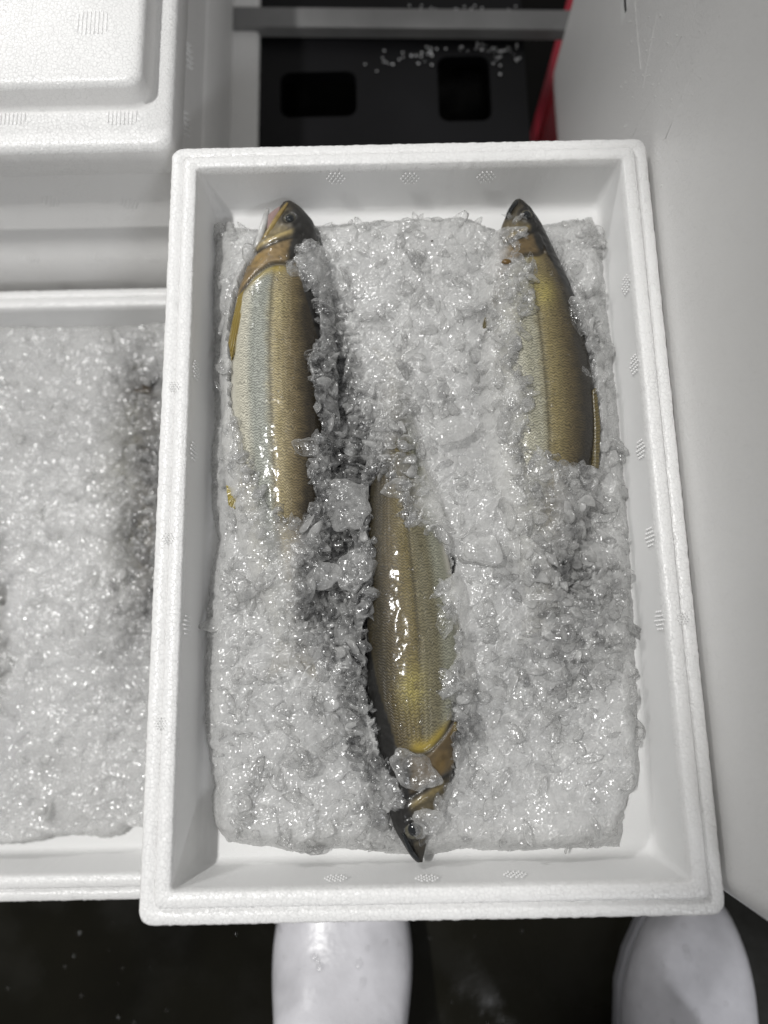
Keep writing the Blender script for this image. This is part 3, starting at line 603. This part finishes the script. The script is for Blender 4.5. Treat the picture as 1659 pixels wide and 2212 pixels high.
        cc = np.tile(np.array(col), (len(V), 1)); return link(name, np_mesh(name, V, np.array(F), cc, UV), M_FIN, s.root)
    def strip(s, name, pts, rad_, mat_, flat=.6):     # tapered rounded strip along points (photo u, v, height)
        c = np.array([P(*q) for q in pts]); n = 30; x = np.linspace(0, 1, len(c)); V = []; N = 10
        cc = np.array([[np.interp(t, x, c[:, m]) for m in range(3)] for t in np.linspace(0, 1, n)])
        for it in range(3): cc[1:-1] = (cc[:-2] + cc[1:-1] * 2 + cc[2:]) / 4
        for i in range(n):
            d = cc[min(i + 1, n - 1)] - cc[max(i - 1, 0)]; d /= np.linalg.norm(d); sd = np.cross(d, (0, 0, 1)); sd /= np.linalg.norm(sd); r = rad_ * (math.sin(math.pi * (.08 + .84 * i / (n - 1))) ** .6)
            for k in range(N): a = 2 * math.pi * k / N; V.append(cc[i] + sd * math.cos(a) * r + np.array([0, 0, math.sin(a) * r * flat]) - s.base)
        F = [[i * N + k, i * N + (k + 1) % N, (i + 1) * N + (k + 1) % N, (i + 1) * N + k] for i in range(n - 1) for k in range(N)]
        me = np_mesh(name, np.array(V), np.array(F)); bm = bmesh.new(); bm.from_mesh(me); bmesh.ops.holes_fill(bm, edges=[e for e in bm.edges if e.is_boundary], sides=0); bmesh.ops.recalc_face_normals(bm, faces=bm.faces); bm.to_mesh(me); bm.free()
        return link(name, me, mat_, s.root)
    def tail(s, spread, length):
        vE = s.vv[-1]; uD, uB = s.Dd[-1], s.Bb[-1]; c = (uD + uB) / 2; z = s.zc
        s.fin('tail_fin', [(uB, vE - s.sg * 6, z), (uD, vE - s.sg * 6, z)], [(c - spread, vE + s.sg * length, z), (c - spread * .4, vE + s.sg * length * .75, z), (c, vE + s.sg * length * .62, z), (c + spread * .4, vE + s.sg * length * .75, z), (c + spread, vE + s.sg * length, z)], 14, (.20, .16, .07))
    def drops(s, n, t0, t1, q0, q1):
        bm = bmesh.new()
        for i in range(n):
            t, q = random.uniform(t0, t1), random.uniform(q0, q1); p = s.at(t, q, True) - s.base; r = random.choice([.0004, .0006, .0008, .0011, .0014]) * random.uniform(.7, 1.2)
            bmesh.ops.create_icosphere(bm, subdivisions=2, radius=1, matrix=Matrix.Translation(p) @ Matrix.Rotation(random.uniform(0, 3), 4, 'Z') @ Matrix.Diagonal((r * .8, r * random.uniform(.9, 1.7), r * .5, 1)))
        bm_obj('water_drops', bm, M_DROP, s.root)['kind'] = 'stuff'
GOLD1 = dict(flank=(.29, .24, .125), band=(.25, .26, .225), pale=(.52, .50, .41), mid=(.15, .115, .058), back=(.030, .023, .013), yb=.8, ym=.15, hd=1.)
GOLD2 = dict(flank=(.215, .175, .080), band=(.29, .28, .21), pale=(.42, .41, .35), mid=(.095, .072, .033), back=(.022, .018, .011), yb=.2, ym=.75, hd=.55)
GOLD3 = dict(flank=(.145, .115, .046), band=(.145, .130, .078), pale=(.26, .26, .20), mid=(.075, .056, .022), back=(.034, .027, .013), yb=1., ym=.7, hd=.48)
ZC = FLOOR + .0185
f1 = Fish([(437, 632, 612), (446, 646, 606), (458, 658, 601), (480, 676, 589), (500, 683, 577), (520, 686, 566), (545, 687, 550), (570, 687, 540), (600, 688, 528), (640, 691, 514), (700, 694, 505), (800, 697, 499), (900, 700, 502), (1000, 699, 510), (1100, 694, 522), (1200, 684, 548), (1300, 672, 578), (1380, 664, 600)],
          ZC, 1.0, 'golden fish on the left with its mouth open and pale belly outward', GOLD1)
f2 = Fish([(432, 1126, 1113), (440, 1136, 1106), (450, 1146, 1101), (465, 1156, 1094), (485, 1168, 1085), (510, 1180, 1078), (540, 1194, 1072), (570, 1208, 1068), (600, 1222, 1064), (650, 1241, 1060), (700, 1254, 1060), (800, 1275, 1064), (900, 1284, 1072), (960, 1284, 1078), (1000, 1279, 1082), (1050, 1266, 1088), (1100, 1250, 1096), (1200, 1228, 1118), (1300, 1212, 1140)],
          ZC, .90, 'dark-headed fish on the right with its belly side buried in ice', GOLD2, eyeq=.20)
f3 = Fish([(1862, 900, 913), (1850, 888, 915), (1838, 880, 918), (1820, 869, 922), (1790, 852, 934), (1760, 843, 946), (1730, 838, 957), (1700, 833, 967), (1660, 826, 978), (1620, 819, 988), (1560, 808, 997), (1500, 797, 1000), (1400, 795, 997), (1300, 791, 986), (1200, 789, 968), (1100, 796, 945), (1000, 806, 915), (900, 818, 890), (830, 826, 872)],
          ZC, 1.50, 'yellow-brown fish in the middle lying head down towards the viewer', GOLD3, eyeq=.0)
f1.tail(58, 95); f2.tail(55, 90); f3.tail(50, 85)
zt = ZC
# fish 1: lips, gaping lower jaw, mouth lining, fins
f1.strip('upper_lip', [(621, 438, zt + .0045), (606, 458, zt + .007), (590, 484, zt + .008), (575, 508, zt + .008), (563, 528, zt + .006)], .0017, M_LIP)
f1.strip('mouth_lining', [(611, 448, zt + .001), (592, 468, zt + .002), (580, 490, zt + .002), (568, 514, zt + .001)], .0042, M_MOUTH, .5)
f1.strip('lower_jaw', [(578, 452, zt - .001), (573, 474, zt + .0035), (566, 500, zt + .004), (556, 530, zt + .003), (547, 556, zt)], .0025, M_JAW, .9)
f1.fin('pectoral_fin', [(540, 612, zt + .012), (514, 640, zt + .0105)], [(508, 764, zt + .0095), (500, 780, zt + .0090), (493, 740, zt + .0085)], 9, (.30, .22, .05), .001)
f1.fin('pelvic_fin', [(520, 1022, zt + .010), (526, 1062, zt + .010)], [(508, 1100, zt + .0095), (494, 1092, zt + .009), (488, 1048, zt + .0085)], 8, (.34, .27, .06))
f2.strip('upper_lip', [(1119, 434, zt + .003), (1108, 445, zt + .005), (1100, 458, zt + .006), (1093, 472, zt + .004)], .0014, M_PUPIL)
f2.fin('dorsal_fin', [(1272, 850, zt + .006), (1278, 1010, zt + .006)], [(1288, 836, zt + .008), (1297, 920, zt + .008), (1294, 1012, zt + .007)], 16, (.11, .085, .03), .001)
f2.fin('pectoral_fin', [(1094, 588, zt + .011), (1080, 606, zt + .009)], [(1054, 715, zt + .0095), (1046, 722, zt + .009), (1042, 700, zt + .0085)], 9, (.20, .17, .09))
f3.strip('upper_lip', [(905, 1860, zt + .003), (888, 1840, zt + .006), (870, 1800, zt + .006)], .0013, M_PUPIL)
f3.fin('pectoral_fin', [(972, 1592, zt + .012), (988, 1576, zt + .010)], [(1014, 1450, zt + .0095), (1006, 1440, zt + .010), (994, 1470, zt + .011)], 9, (.20, .14, .035))
f1.drops(46, 130, 560, -.55, .55); f2.drops(20, 90, 500, -.1, .6); f3.drops(46, 260, 640, -.3, .75)

# ------------------------------------------------------------------ ice
E1 = [(622, 425), (600, 438), (574, 448), (557, 520), (541, 565), (526, 605), (512, 645), (498, 700), (494, 770), (499, 800), (500, 850), (502, 890), (512, 912), (524, 934), (533, 970), (543, 1007), (561, 1028), (572, 1060), (584, 1088), (608, 1117), (636, 1127), (665, 1117), (688, 1078), (677, 1040), (675, 1002), (690, 960), (701, 929), (686, 877), (675, 817), (676, 790), (685, 777), (690, 745), (692, 724), (691, 690), (688, 661), (677, 628), (653, 617), (622, 579), (643, 557), (666, 535), (684, 540), (690, 520), (686, 490), (670, 455), (645, 425)]
E2 = [(1121, 422), (1100, 440), (1088, 471), (1121, 482), (1138, 486), (1129, 501), (1135, 518), (1121, 537), (1119, 566), (1134, 583), (1148, 600), (1140, 629), (1132, 671), (1125, 703), (1123, 746), (1112, 787), (1097, 811), (1115, 824), (1134, 830), (1143, 864), (1140, 911), (1115, 967), (1122, 990), (1131, 1014), (1153, 974), (1184, 1001), (1215, 1015), (1240, 1016), (1288, 1010), (1296, 960), (1294, 880), (1278, 800), (1266, 743), (1247, 700), (1231, 661), (1241, 646), (1232, 620), (1206, 560), (1174, 490), (1146, 430)]
E3 = [(818, 1020), (843, 1039), (868, 1052), (868, 1089), (859, 1120), (880, 1129), (911, 1145), (952, 1176), (977, 1210), (972, 1239), (950, 1262), (938, 1285), (963, 1325), (985, 1348), (989, 1384), (979, 1428), (958, 1450), (948, 1475), (948, 1506), (970, 1522), (982, 1560), (984, 1580), (975, 1605), (978, 1640), (972, 1675), (958, 1710), (940, 1735), (925, 1752), (917, 1766), (917, 1785), (898, 1791), (917, 1810), (912, 1831), (914, 1870), (905, 1875), (866, 1840), (834, 1766), (850, 1745), (868, 1712), (852, 1675), (822, 1634), (815, 1600), (808, 1554), (800, 1510), (786, 1478), (786, 1440), (791, 1400), (787, 1350), (802, 1313), (800, 1272), (800, 1230), (806, 1180), (790, 1110), (792, 1070), (800, 1030)]
def in_fish(f, u, v, wide=1.):                               # q across the fish and height of its skin, at photo positions
    t = (v - f.v0) * f.sg; Dd = np.interp(t, f.T, f.Dd); Bb = np.interp(t, f.T, f.Bb); c, hw = (Dd + Bb) / 2, (Dd - Bb) / 2
    q = (u - c) / np.where(np.abs(hw) < 1, 1, hw) / wide; ok = (t > 0) & (t < f.T[-1]); z = f.zc + np.interp(t, f.T, f.th) * np.sqrt(np.clip(1 - q * q, 0, 1))
    return np.where(ok, q, 9), np.where(ok & (np.abs(q) < 1), z, -1)
ICE_EDGE = [(440, 462), (480, 444), (560, 452), (640, 444), (760, 438), (900, 430), (1000, 426), (1080, 452), (1150, 446), (1230, 432), (1300, 420), (1326, 470), (1334, 560), (1340, 640), (1352, 700), (1360, 800), (1372, 900), (1380, 1000), (1392, 1130), (1396, 1250), (1404, 1350), (1408, 1450), (1412, 1560), (1416, 1670), (1410, 1712), (1392, 1735), (1382, 1770), (1380, 1810), (1372, 1858), (1250, 1860), (1120, 1866), (1000, 1862), (930, 1876), (860, 1874), (740, 1860), (690, 1862), (640, 1872), (585, 1858), (520, 1852), (470, 1844), (440, 1806), (430, 1760), (436, 1700), (418, 1600), (416, 1500), (420, 1350), (428, 1240), (446, 1150), (434, 1080), (430, 960), (440, 880), (430, 800), (434, 700), (430, 600)]
def blob(u, v, cu, cv, ru, rv, ang=0): 
    a = rad(ang); du, dv = u - cu, v - cv; x = du * math.cos(a) + dv * math.sin(a); y = -du * math.sin(a) + dv * math.cos(a); return np.exp(-(x / ru) ** 2 - (y / rv) ** 2)
PROTO = []
for k in range(14):
    bm = bmesh.new(); bmesh.ops.create_icosphere(bm, subdivisions=2, radius=1); V = np.array([v.co[:] for v in bm.verts]); F = np.array([[v.index for v in f.verts] for f in bm.faces]); bm.free()
    # cut by random planes, then roughen: broken rounded ice
    for j in range(9):
        n = rng.normal(size=3); n /= np.linalg.norm(n); d = rng.uniform(.35, .85); s_ = V @ n; V = V - np.clip(s_ - d, 0, None)[:, None] * n * .9
    V += np.array([[mnoise.noise(Vector(p * 2.3 + k * 9)) for _ in range(1)] for p in V]) * V * .32
    PROTO.append((V, F))
def scatter_mesh(pos, size, flat, cloud, tint):
    Vs, Fs, Cs = [], [], []; off = 0
    for p, r, fl, cl, ti in zip(pos, size, flat, cloud, tint):
        V, F = PROTO[rng.integers(len(PROTO))]; a, b, c = rng.uniform(0, 6.28), rng.normal(0, .5), rng.normal(0, .5)
        sc = np.array([rng.uniform(.8, 1.9), rng.uniform(.6, 1.2), fl]) * r; X = V * sc
        Rx = np.array([[1, 0, 0], [0, math.cos(b), -math.sin(b)], [0, math.sin(b), math.cos(b)]]); Ry = np.array([[math.cos(c), 0, math.sin(c)], [0, 1, 0], [-math.sin(c), 0, math.cos(c)]])
        X = X @ (rotz(a) @ Rx @ Ry).T + p; Vs.append(X); Fs.append(F + off); off += len(V); Cs.append(np.tile((cl, ti), (len(V), 1)))
    return np.concatenate(Vs), np.concatenate(Fs), np.concatenate(Cs)
def ice_bed(x0, x1, y0, y1, step, zf, field, edge):
    nx, ny = int((x1 - x0) / step), int((y1 - y0) / step); gx, gy = np.meshgrid(np.linspace(x0, x1, nx), np.linspace(y0, y1, ny))
    h, cloud, tint, keep = field(gx, gy)
    V = np.stack([gx, gy, h], -1).reshape(-1, 3); i = np.arange(ny - 1)[:, None] * nx; j = np.arange(nx - 1)[None, :]
    F = np.stack([i + j, i + j + 1, i + nx + j + 1, i + nx + j], -1).reshape(-1, 4)
    ring = np.concatenate([np.arange(nx), np.arange(1, ny) * nx + nx - 1, (ny - 1) * nx + np.arange(nx - 2, -1, -1), np.arange(ny - 2, 0, -1) * nx]); n0 = len(V); nr = len(ring)
    B = V[ring].copy(); B[:, 2] = zf - .007; V = np.concatenate([V, B, [[(x0 + x1) / 2, (y0 + y1) / 2, zf - .007]]]); a = np.arange(nr); b = np.roll(a, -1)
    T = np.concatenate([F[:, [0, 1, 2]], F[:, [0, 2, 3]], np.stack([ring[a], n0 + a, ring[b]], 1), np.stack([ring[b], n0 + a, n0 + b], 1), np.stack([n0 + b, n0 + a, np.full(nr, n0 + nr)], 1)])
    C = np.stack([cloud.reshape(-1), tint.reshape(-1)], 1); C = np.concatenate([C, np.zeros((nr + 1, 2))]); return V, T, C
def main_field(x, y):
    z0 = np.full(x.shape, .279); u, v = to_uv(np.stack([x, y, z0], -1).reshape(-1, 3)); u, v = u.reshape(x.shape), v.reshape(x.shape)
    # second look-up at a lower height near the edge is not needed: the bed is thin
    c1, e1 = chunks(x + .0009 * fbm(x * 300, y * 300, 3), y, .0115, 1); c2, e2 = chunks(x, y + .0008 * fbm(x * 500, y * 500, 4), .0052, 11); c3, e3 = chunks(x, y, .0021, 21)
    smooth = np.clip(blob(u, v, 1180, 1770, 190, 90) + blob(u, v, 560, 1700, 120, 140) * .4 + blob(u, v, 1350, 1600, 50, 250) * .6 + blob(u, v, 470, 560, 60, 120) * .5, 0, 1)
    rel_ = .55 + 1.0 * np.clip(blob(u, v, 735, 950, 60, 300, -7) + blob(u, v, 740, 1250, 70, 250) + blob(u, v, 1240, 1180, 80, 170) + blob(u, v, 1270, 760, 40, 150), 0, 1)
    relief = c1 * .0034 + c2 * .0012 - .0008 * np.exp(-(e1 / .06) ** 2); relief = relief * (1 - .62 * smooth) * rel_
    big = fbm(x * 28, y * 28, 30)
    base = .2775 + (big - .5) * .010
    base += -.0035 * blob(u, v, 880, 960, 50, 130) + .0060 * (blob(u, v, 950, 800, 170, 330) + blob(u, v, 1090, 1250, 130, 160)) + .003 * blob(u, v, 600, 1400, 150, 250) - .006 * blob(u, v, 740, 900, 45, 300, -6) - .005 * blob(u, v, 745, 1180, 50, 160) - .004 * blob(u, v, 470, 700, 60, 250)
    wob = (fbm(u / 14, v / 14, 40) - .5) * 26 + (c2) * 5
    see = np.clip(1.1 * blob(u, v, 885, 985, 62, 130, -8) + .9 * blob(u, v, 620, 1165, 70, 60) + .7 * blob(u, v, 1080, 700, 40, 140) + .7 * blob(u, v, 970, 1640, 40, 160) + .6 * blob(u, v, 1170, 1090, 50, 80) + .6 * blob(u, v, 1085, 540, 35, 60), 0, 1)
    h = base + relief; cover = np.zeros(x.shape); cover_far = np.zeros(x.shape); exp_ = np.full(x.shape, -99.)
    for f, E in ((f1, E1), (f2, E2), (f3, E3)):
        q, zf = in_fish(f, u, v); sd = poly_sd(u, v, E) + wob * .55 + (c1 + .1) * 7; exp_ = np.maximum(exp_, sd)
        on = zf > 0; q2, zw = in_fish(f, u, v, 1.3); zl = np.where(zw > 0, np.maximum(zf, zw - .0008 - .0035 * sstep(.7, 1, np.abs(q2))), h)
        th_ = sstep(-4, 55, -sd); lump = np.where(zw > 0, zl + .0003 + .0042 * th_ * (1 - .8 * see) + ((c1 + .4) * .0026 + (c2 + .4) * .0014) * (.25 + .75 * th_), h); t = sstep(3, -3, sd)
        h = np.where((zw > 0) & (sd < 3), np.maximum(h, lump) * t + np.minimum(h, zf - .005) * (1 - t), h)
        h = np.where(sd > 1, np.minimum(h, np.where(on, zf - .005, h - .003 * sstep(1, 10, sd))), h); cover_far = np.maximum(cover_far, np.where(on, 1, 0)); cover = np.maximum(cover, np.where(on & (sd < 2), np.exp(np.minimum(sd, 0) / 55.), 0))
    wx, wy = x + (fbm(x * 130, y * 130, 81) - .5) * .010, y + (fbm(x * 130 + 9, y * 130, 82) - .5) * .010
    _, s1 = chunks(wx, wy, .0125, 91); _, s2 = chunks(wx * 1.1, wy * .9, .0068, 95)
    seam = np.clip(np.exp(-(s1 / .040) ** 2) * sstep(.42, .58, fbm(u / 45, v / 45, 86)) + .8 * np.exp(-(s2 / .055) ** 2) * sstep(.50, .62, fbm(u / 30, v / 30, 87)), 0, 1); h = h + seam * .0007 * (exp_ < 0)
    # bank against free fish edges
    ed = poly_sd(u, v, ICE_EDGE) + wob * .35; fade = sstep(-2, 60, ed); lowz = FLOOR - .004
    h = lowz + (h - lowz) * (np.clip(fade, 0, 1) ** .62); keep = (ed > -4) & ~(exp_ > 26)
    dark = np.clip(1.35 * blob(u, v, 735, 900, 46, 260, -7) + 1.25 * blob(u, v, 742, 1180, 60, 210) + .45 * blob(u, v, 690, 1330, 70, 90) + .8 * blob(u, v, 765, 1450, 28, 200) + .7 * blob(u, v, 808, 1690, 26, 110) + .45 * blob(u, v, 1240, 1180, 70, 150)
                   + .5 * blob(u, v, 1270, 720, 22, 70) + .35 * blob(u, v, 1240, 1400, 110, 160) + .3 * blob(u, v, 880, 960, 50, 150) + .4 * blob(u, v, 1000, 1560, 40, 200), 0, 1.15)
    n = fbm(u / 38, v / 38, 50, 5); tint = np.clip(dark * (.65 + 1.0 * n) - .10, 0, .96)  # tint paints in the shade between the fish, and greyer clear ice
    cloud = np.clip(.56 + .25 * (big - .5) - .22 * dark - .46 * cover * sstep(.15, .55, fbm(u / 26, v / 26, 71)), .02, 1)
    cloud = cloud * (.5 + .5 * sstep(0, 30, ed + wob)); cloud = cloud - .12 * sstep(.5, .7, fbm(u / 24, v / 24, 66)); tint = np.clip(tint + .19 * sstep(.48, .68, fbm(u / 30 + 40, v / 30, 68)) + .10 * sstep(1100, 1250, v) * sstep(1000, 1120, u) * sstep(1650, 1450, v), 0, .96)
    cloud = cloud - .42 * see * (fbm(u / 22, v / 22, 77) + .35) * cover_far
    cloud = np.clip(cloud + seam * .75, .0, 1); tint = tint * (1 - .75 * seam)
    return h, cloud, tint, keep
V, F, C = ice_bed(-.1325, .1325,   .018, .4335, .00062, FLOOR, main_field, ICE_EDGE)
# loose pieces on the bed
n = 15000; x = rng.uniform(-.130, .130, n); y = rng.uniform(.020, .432, n); h, cl, ti, kp = main_field(x[None], y[None]); h, cl, ti, kp = h[0], cl[0], ti[0], kp[0]
u, v = to_uv(np.stack([x, y, np.full(n, .280)], -1)); ed = poly_sd(u, v, ICE_EDGE); ex = np.max([poly_sd(u, v, E) for E in (E1, E2, E3)], 0)
smooth = np.clip(blob(u, v, 1180, 1770, 190, 90) + blob(u, v, 1350, 1600, 50, 250) * .6, 0, 1)
ok = kp & (ed > 20) & (ex < -3 - rng.random(n) * 4) & (rng.random(n) > .8 * smooth) & (rng.random(n) < .055 + .85 * ti)
sz = np.exp(rng.normal(-5.70, .42, n)).clip(.0014, .0060); 
cc = np.where(rng.random(n) < .75, rng.uniform(.02, .25, n), rng.uniform(.3, .6, n)); zc_ = np.clip(ti * 3, 0, 1); cc = cc * zc_ + (1 - zc_) * rng.uniform(.05, .35, n)
fz = np.max([in_fish(f, u, v)[1] for f in (f1, f2, f3)], 0); edge = (ex > -16) & (ex < 5) & (fz > 0) & (rng.random(n) < .55) & (ed > 8); top = np.maximum(h, fz)
ok = ok | edge; h = np.where(edge, top + sz * .05, h); cc = np.where(edge, rng.uniform(.0, .22, n), cc); sz = np.where(edge, sz * .85, sz)
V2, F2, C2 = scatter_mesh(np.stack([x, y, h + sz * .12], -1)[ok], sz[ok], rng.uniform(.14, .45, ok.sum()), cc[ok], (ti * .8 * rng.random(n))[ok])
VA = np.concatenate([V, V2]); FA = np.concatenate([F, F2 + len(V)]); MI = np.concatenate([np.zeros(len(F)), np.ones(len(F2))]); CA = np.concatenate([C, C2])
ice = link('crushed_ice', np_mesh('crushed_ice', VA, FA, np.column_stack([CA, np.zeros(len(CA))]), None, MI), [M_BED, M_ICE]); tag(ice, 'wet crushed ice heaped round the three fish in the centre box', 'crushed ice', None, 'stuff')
print('ice tris', len(FA))

# ice in the left box, with fish lying beneath it
LF = .120
g4 = dict(GOLD2); 
f4 = Fish([(720, 330, 300), (760, 360, 270), (820, 385, 250), (900, 400, 236), (1000, 400, 226), (1100, 396, 224), (1200, 388, 226), (1300, 372, 238), (1380, 340, 250)], LF + .0078, .9, 'fish buried under the ice of the left box, only its dark shadow showing', dict(GOLD2, hd=.18, ym=0, yb=0), floor=LF, thick=.38)
f5 = Fish([(1000, -20, -60), (1060, 2, -90), (1150, 16, -110), (1250, 24, -120), (1400, 26, -120), (1500, 22, -110), (1620, 4, -90)], LF + .0140, .9, 'yellow fish buried under ice at the left edge of the frame', GOLD3, floor=LF, thick=.38)
LEDGE = [(-700, 662), (330, 655), (420, 660), (420, 1800), (300, 1808), (262, 1802), (225, 1822), (150, 1826), (98, 1822), (60, 1832), (0, 1840), (-700, 1850)]
def left_field(x, y):
    z0 = np.full(x.shape, .150); u, v = to_uv(np.stack([x, y, z0], -1).reshape(-1, 3)); u, v = u.reshape(x.shape), v.reshape(x.shape)
    c1, e1 = chunks(x, y, .012, 101); c2, e2 = chunks(x, y, .0055, 111); c3, e3 = chunks(x, y, .0024, 121)
    big = fbm(x * 25, y * 25, 130); h = .1445 + (big - .5) * .010 + (c1 * .0036 + c2 * .0010)
    cover = np.zeros(x.shape)
    for f in (f4, f5):
        q, zf = in_fish(f, u, v); h = np.where(zf > 0, np.maximum(h, zf + .0015 + (c1 + .4) * .003), h)
    ed = poly_sd(u, v, LEDGE) + (fbm(u / 25, v / 25, 140) - .5) * 20; h = LF - .004 + (h - LF + .004) * np.clip(sstep(-2, 22, ed), 0, 1) ** .45
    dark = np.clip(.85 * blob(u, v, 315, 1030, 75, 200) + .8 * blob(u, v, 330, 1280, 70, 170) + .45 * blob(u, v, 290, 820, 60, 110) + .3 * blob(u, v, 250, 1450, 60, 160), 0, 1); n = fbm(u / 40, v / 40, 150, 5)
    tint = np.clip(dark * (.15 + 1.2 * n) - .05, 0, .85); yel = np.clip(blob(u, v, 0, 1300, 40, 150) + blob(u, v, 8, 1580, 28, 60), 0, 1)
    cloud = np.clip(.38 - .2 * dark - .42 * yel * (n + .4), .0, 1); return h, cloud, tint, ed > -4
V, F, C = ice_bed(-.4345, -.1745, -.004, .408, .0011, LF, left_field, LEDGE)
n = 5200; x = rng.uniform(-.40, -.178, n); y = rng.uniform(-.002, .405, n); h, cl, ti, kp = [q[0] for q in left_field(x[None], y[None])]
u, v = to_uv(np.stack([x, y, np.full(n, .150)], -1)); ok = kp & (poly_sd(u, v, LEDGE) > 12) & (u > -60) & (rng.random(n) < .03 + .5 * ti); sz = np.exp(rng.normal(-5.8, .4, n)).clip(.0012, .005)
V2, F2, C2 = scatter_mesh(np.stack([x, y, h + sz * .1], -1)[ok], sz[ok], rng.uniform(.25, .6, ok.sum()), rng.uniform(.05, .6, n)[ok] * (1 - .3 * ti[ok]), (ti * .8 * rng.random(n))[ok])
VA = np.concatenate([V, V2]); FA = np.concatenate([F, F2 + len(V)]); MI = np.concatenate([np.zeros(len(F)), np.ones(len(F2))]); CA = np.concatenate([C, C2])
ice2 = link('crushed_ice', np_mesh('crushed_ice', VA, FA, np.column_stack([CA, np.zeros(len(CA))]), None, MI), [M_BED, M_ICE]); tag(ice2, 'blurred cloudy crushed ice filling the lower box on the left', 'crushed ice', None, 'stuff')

# larger single pieces of ice that can be told apart
def lump(u, v, z, ru, rv, fl, cloud, label, ang=0):
    c = P(u, v, z); V, F = PROTO[rng.integers(len(PROTO))]
    bm = bmesh.new(); bmesh.ops.create_icosphere(bm, subdivisions=4, radius=1); X = np.array([q.co[:] for q in bm.verts]); F = np.array([[q.index for q in f.verts] for f in bm.faces]); bm.free()
    for j in range(10):
        nn = rng.normal(size=3); nn /= np.linalg.norm(nn); d = rng.uniform(.5, .9); X = X - np.clip(X @ nn - d, 0, None)[:, None] * nn * .85
    o = rng.uniform(0, 99); X += np.array([[mnoise.noise(Vector(p * 1.8 + o)) * .28 + mnoise.noise(Vector(p * 5 + o)) * .07] for p in X]) * X
    X = (X * np.array([ru, rv, fl])) @ rotz(rad(ang)).T
    me = np_mesh('ice_lump', X, F, np.tile((cloud, 0, 0), (len(X), 1))); ob = link('ice_lump', me, M_ICE); ob.location = c; return tag(ob, label, 'ice', 'loose lumps of ice')
lump(657, 962, ZC + .0165, .0085, .0065, .004, .10, 'clear rounded ice lump on the back of the left fish', -20)
lump(678, 765, ZC + .013, .0062, .0055, .004, .08, 'small clear ice lump beside the left fish near its shoulder', 10)
lump(665, 590, ZC + .0125, .0105, .0085, .0035, .16, 'flat glassy ice lump on the nape of the left fish', -40)
lump(1245, 692, ZC + .012, .0050, .0105, .004, .10, 'long glassy ice lump along the back of the right fish', 22)
lump(1243, 655, ZC + .011, .0055, .0048, .004, .30, 'small round ice lump at the shoulder of the right fish', 0)
lump(1258, 805, ZC + .010, .0055, .0050, .0035, .14, 'dark clear ice lump beside the right fish at mid body', 0)
lump(1283, 930, ZC + .004, .0048, .0065, .003, .10, 'clear ice lump over the dorsal fin of the right fish', 0)
lump(905, 1668, ZC + .0155, .0165, .0105, .0035, .20, 'broad clear ice lump on the gill cover of the middle fish', -30)
lump(930, 1770, ZC + .012, .0085, .0070, .003, .25, 'clear ice lump beside the eye of the middle fish', 10)
lump(1165, 1005, ZC + .0160, .0090, .0085, .0035, .22, 'glassy ice lump on the flank of the right fish', 0)
lump(745, 1090, ZC + .008, .0150, .0145, .006, .26, 'large grey ice lump in the gap between left and middle fish', 15)
lump(770, 1235, ZC + .010, .0120, .0135, .005, .24, 'grey ice lump beside the back of the middle fish', -15)
lump(690, 1250, ZC + .010, .0130, .0110, .004, .32, 'cloudy ice lump below the buried tail of the left fish', 5)
lump(960, 1345, ZC + .0135, .0060, .0095, .003, .12, 'long clear ice splinter on the belly of the middle fish', -22)
lump(855, 1055, ZC + .010, .0090, .0075, .004, .30, 'clear ice lump where the tail of the middle fish sinks in', 20)
lump(980, 930, ZC + .016, .0130, .0090, .0035, .40, 'white ice slab on the heap between the two upper fish', 20)
lump(1050, 1190, ZC + .015, .0150, .0110, .0035, .40, 'white ice slab left of the right fish tail', -15)
lump(1232, 690, ZC - .02, .001, .001, .001, .5, 'tiny ice chip under the right fish') if False else None
# dark specks caught in the ice
for u, v, lb in [(934, 516, 'tiny dark speck on the ice heap between the upper fish'), (1090, 578, 'small brown scrap on the ice beside the right fish head')]:
    bm = bmesh.new(); r = .0009 if u < 1000 else .0030
    bmesh.ops.create_icosphere(bm, subdivisions=2, radius=1)
    for q in bm.verts: q.co *= 1 + .4 * mnoise.noise(q.co * 2 + Vector((u, 0, 0)))
    bmesh.ops.transform(bm, matrix=Matrix.Diagonal((r, r * .6, r * .35, 1)), verts=bm.verts)
    xx = P(u, v, .285); hh = main_field(np.array([[xx[0]]]), np.array([[xx[1]]]))[0][0, 0]
    o = bm_obj('speck', bm, M_SPECK if u < 1000 else simple('brown_scrap', (.13, .075, .02), .4)); o.location = (xx[0], xx[1], hh + .001); tag(o, lb, 'speck')
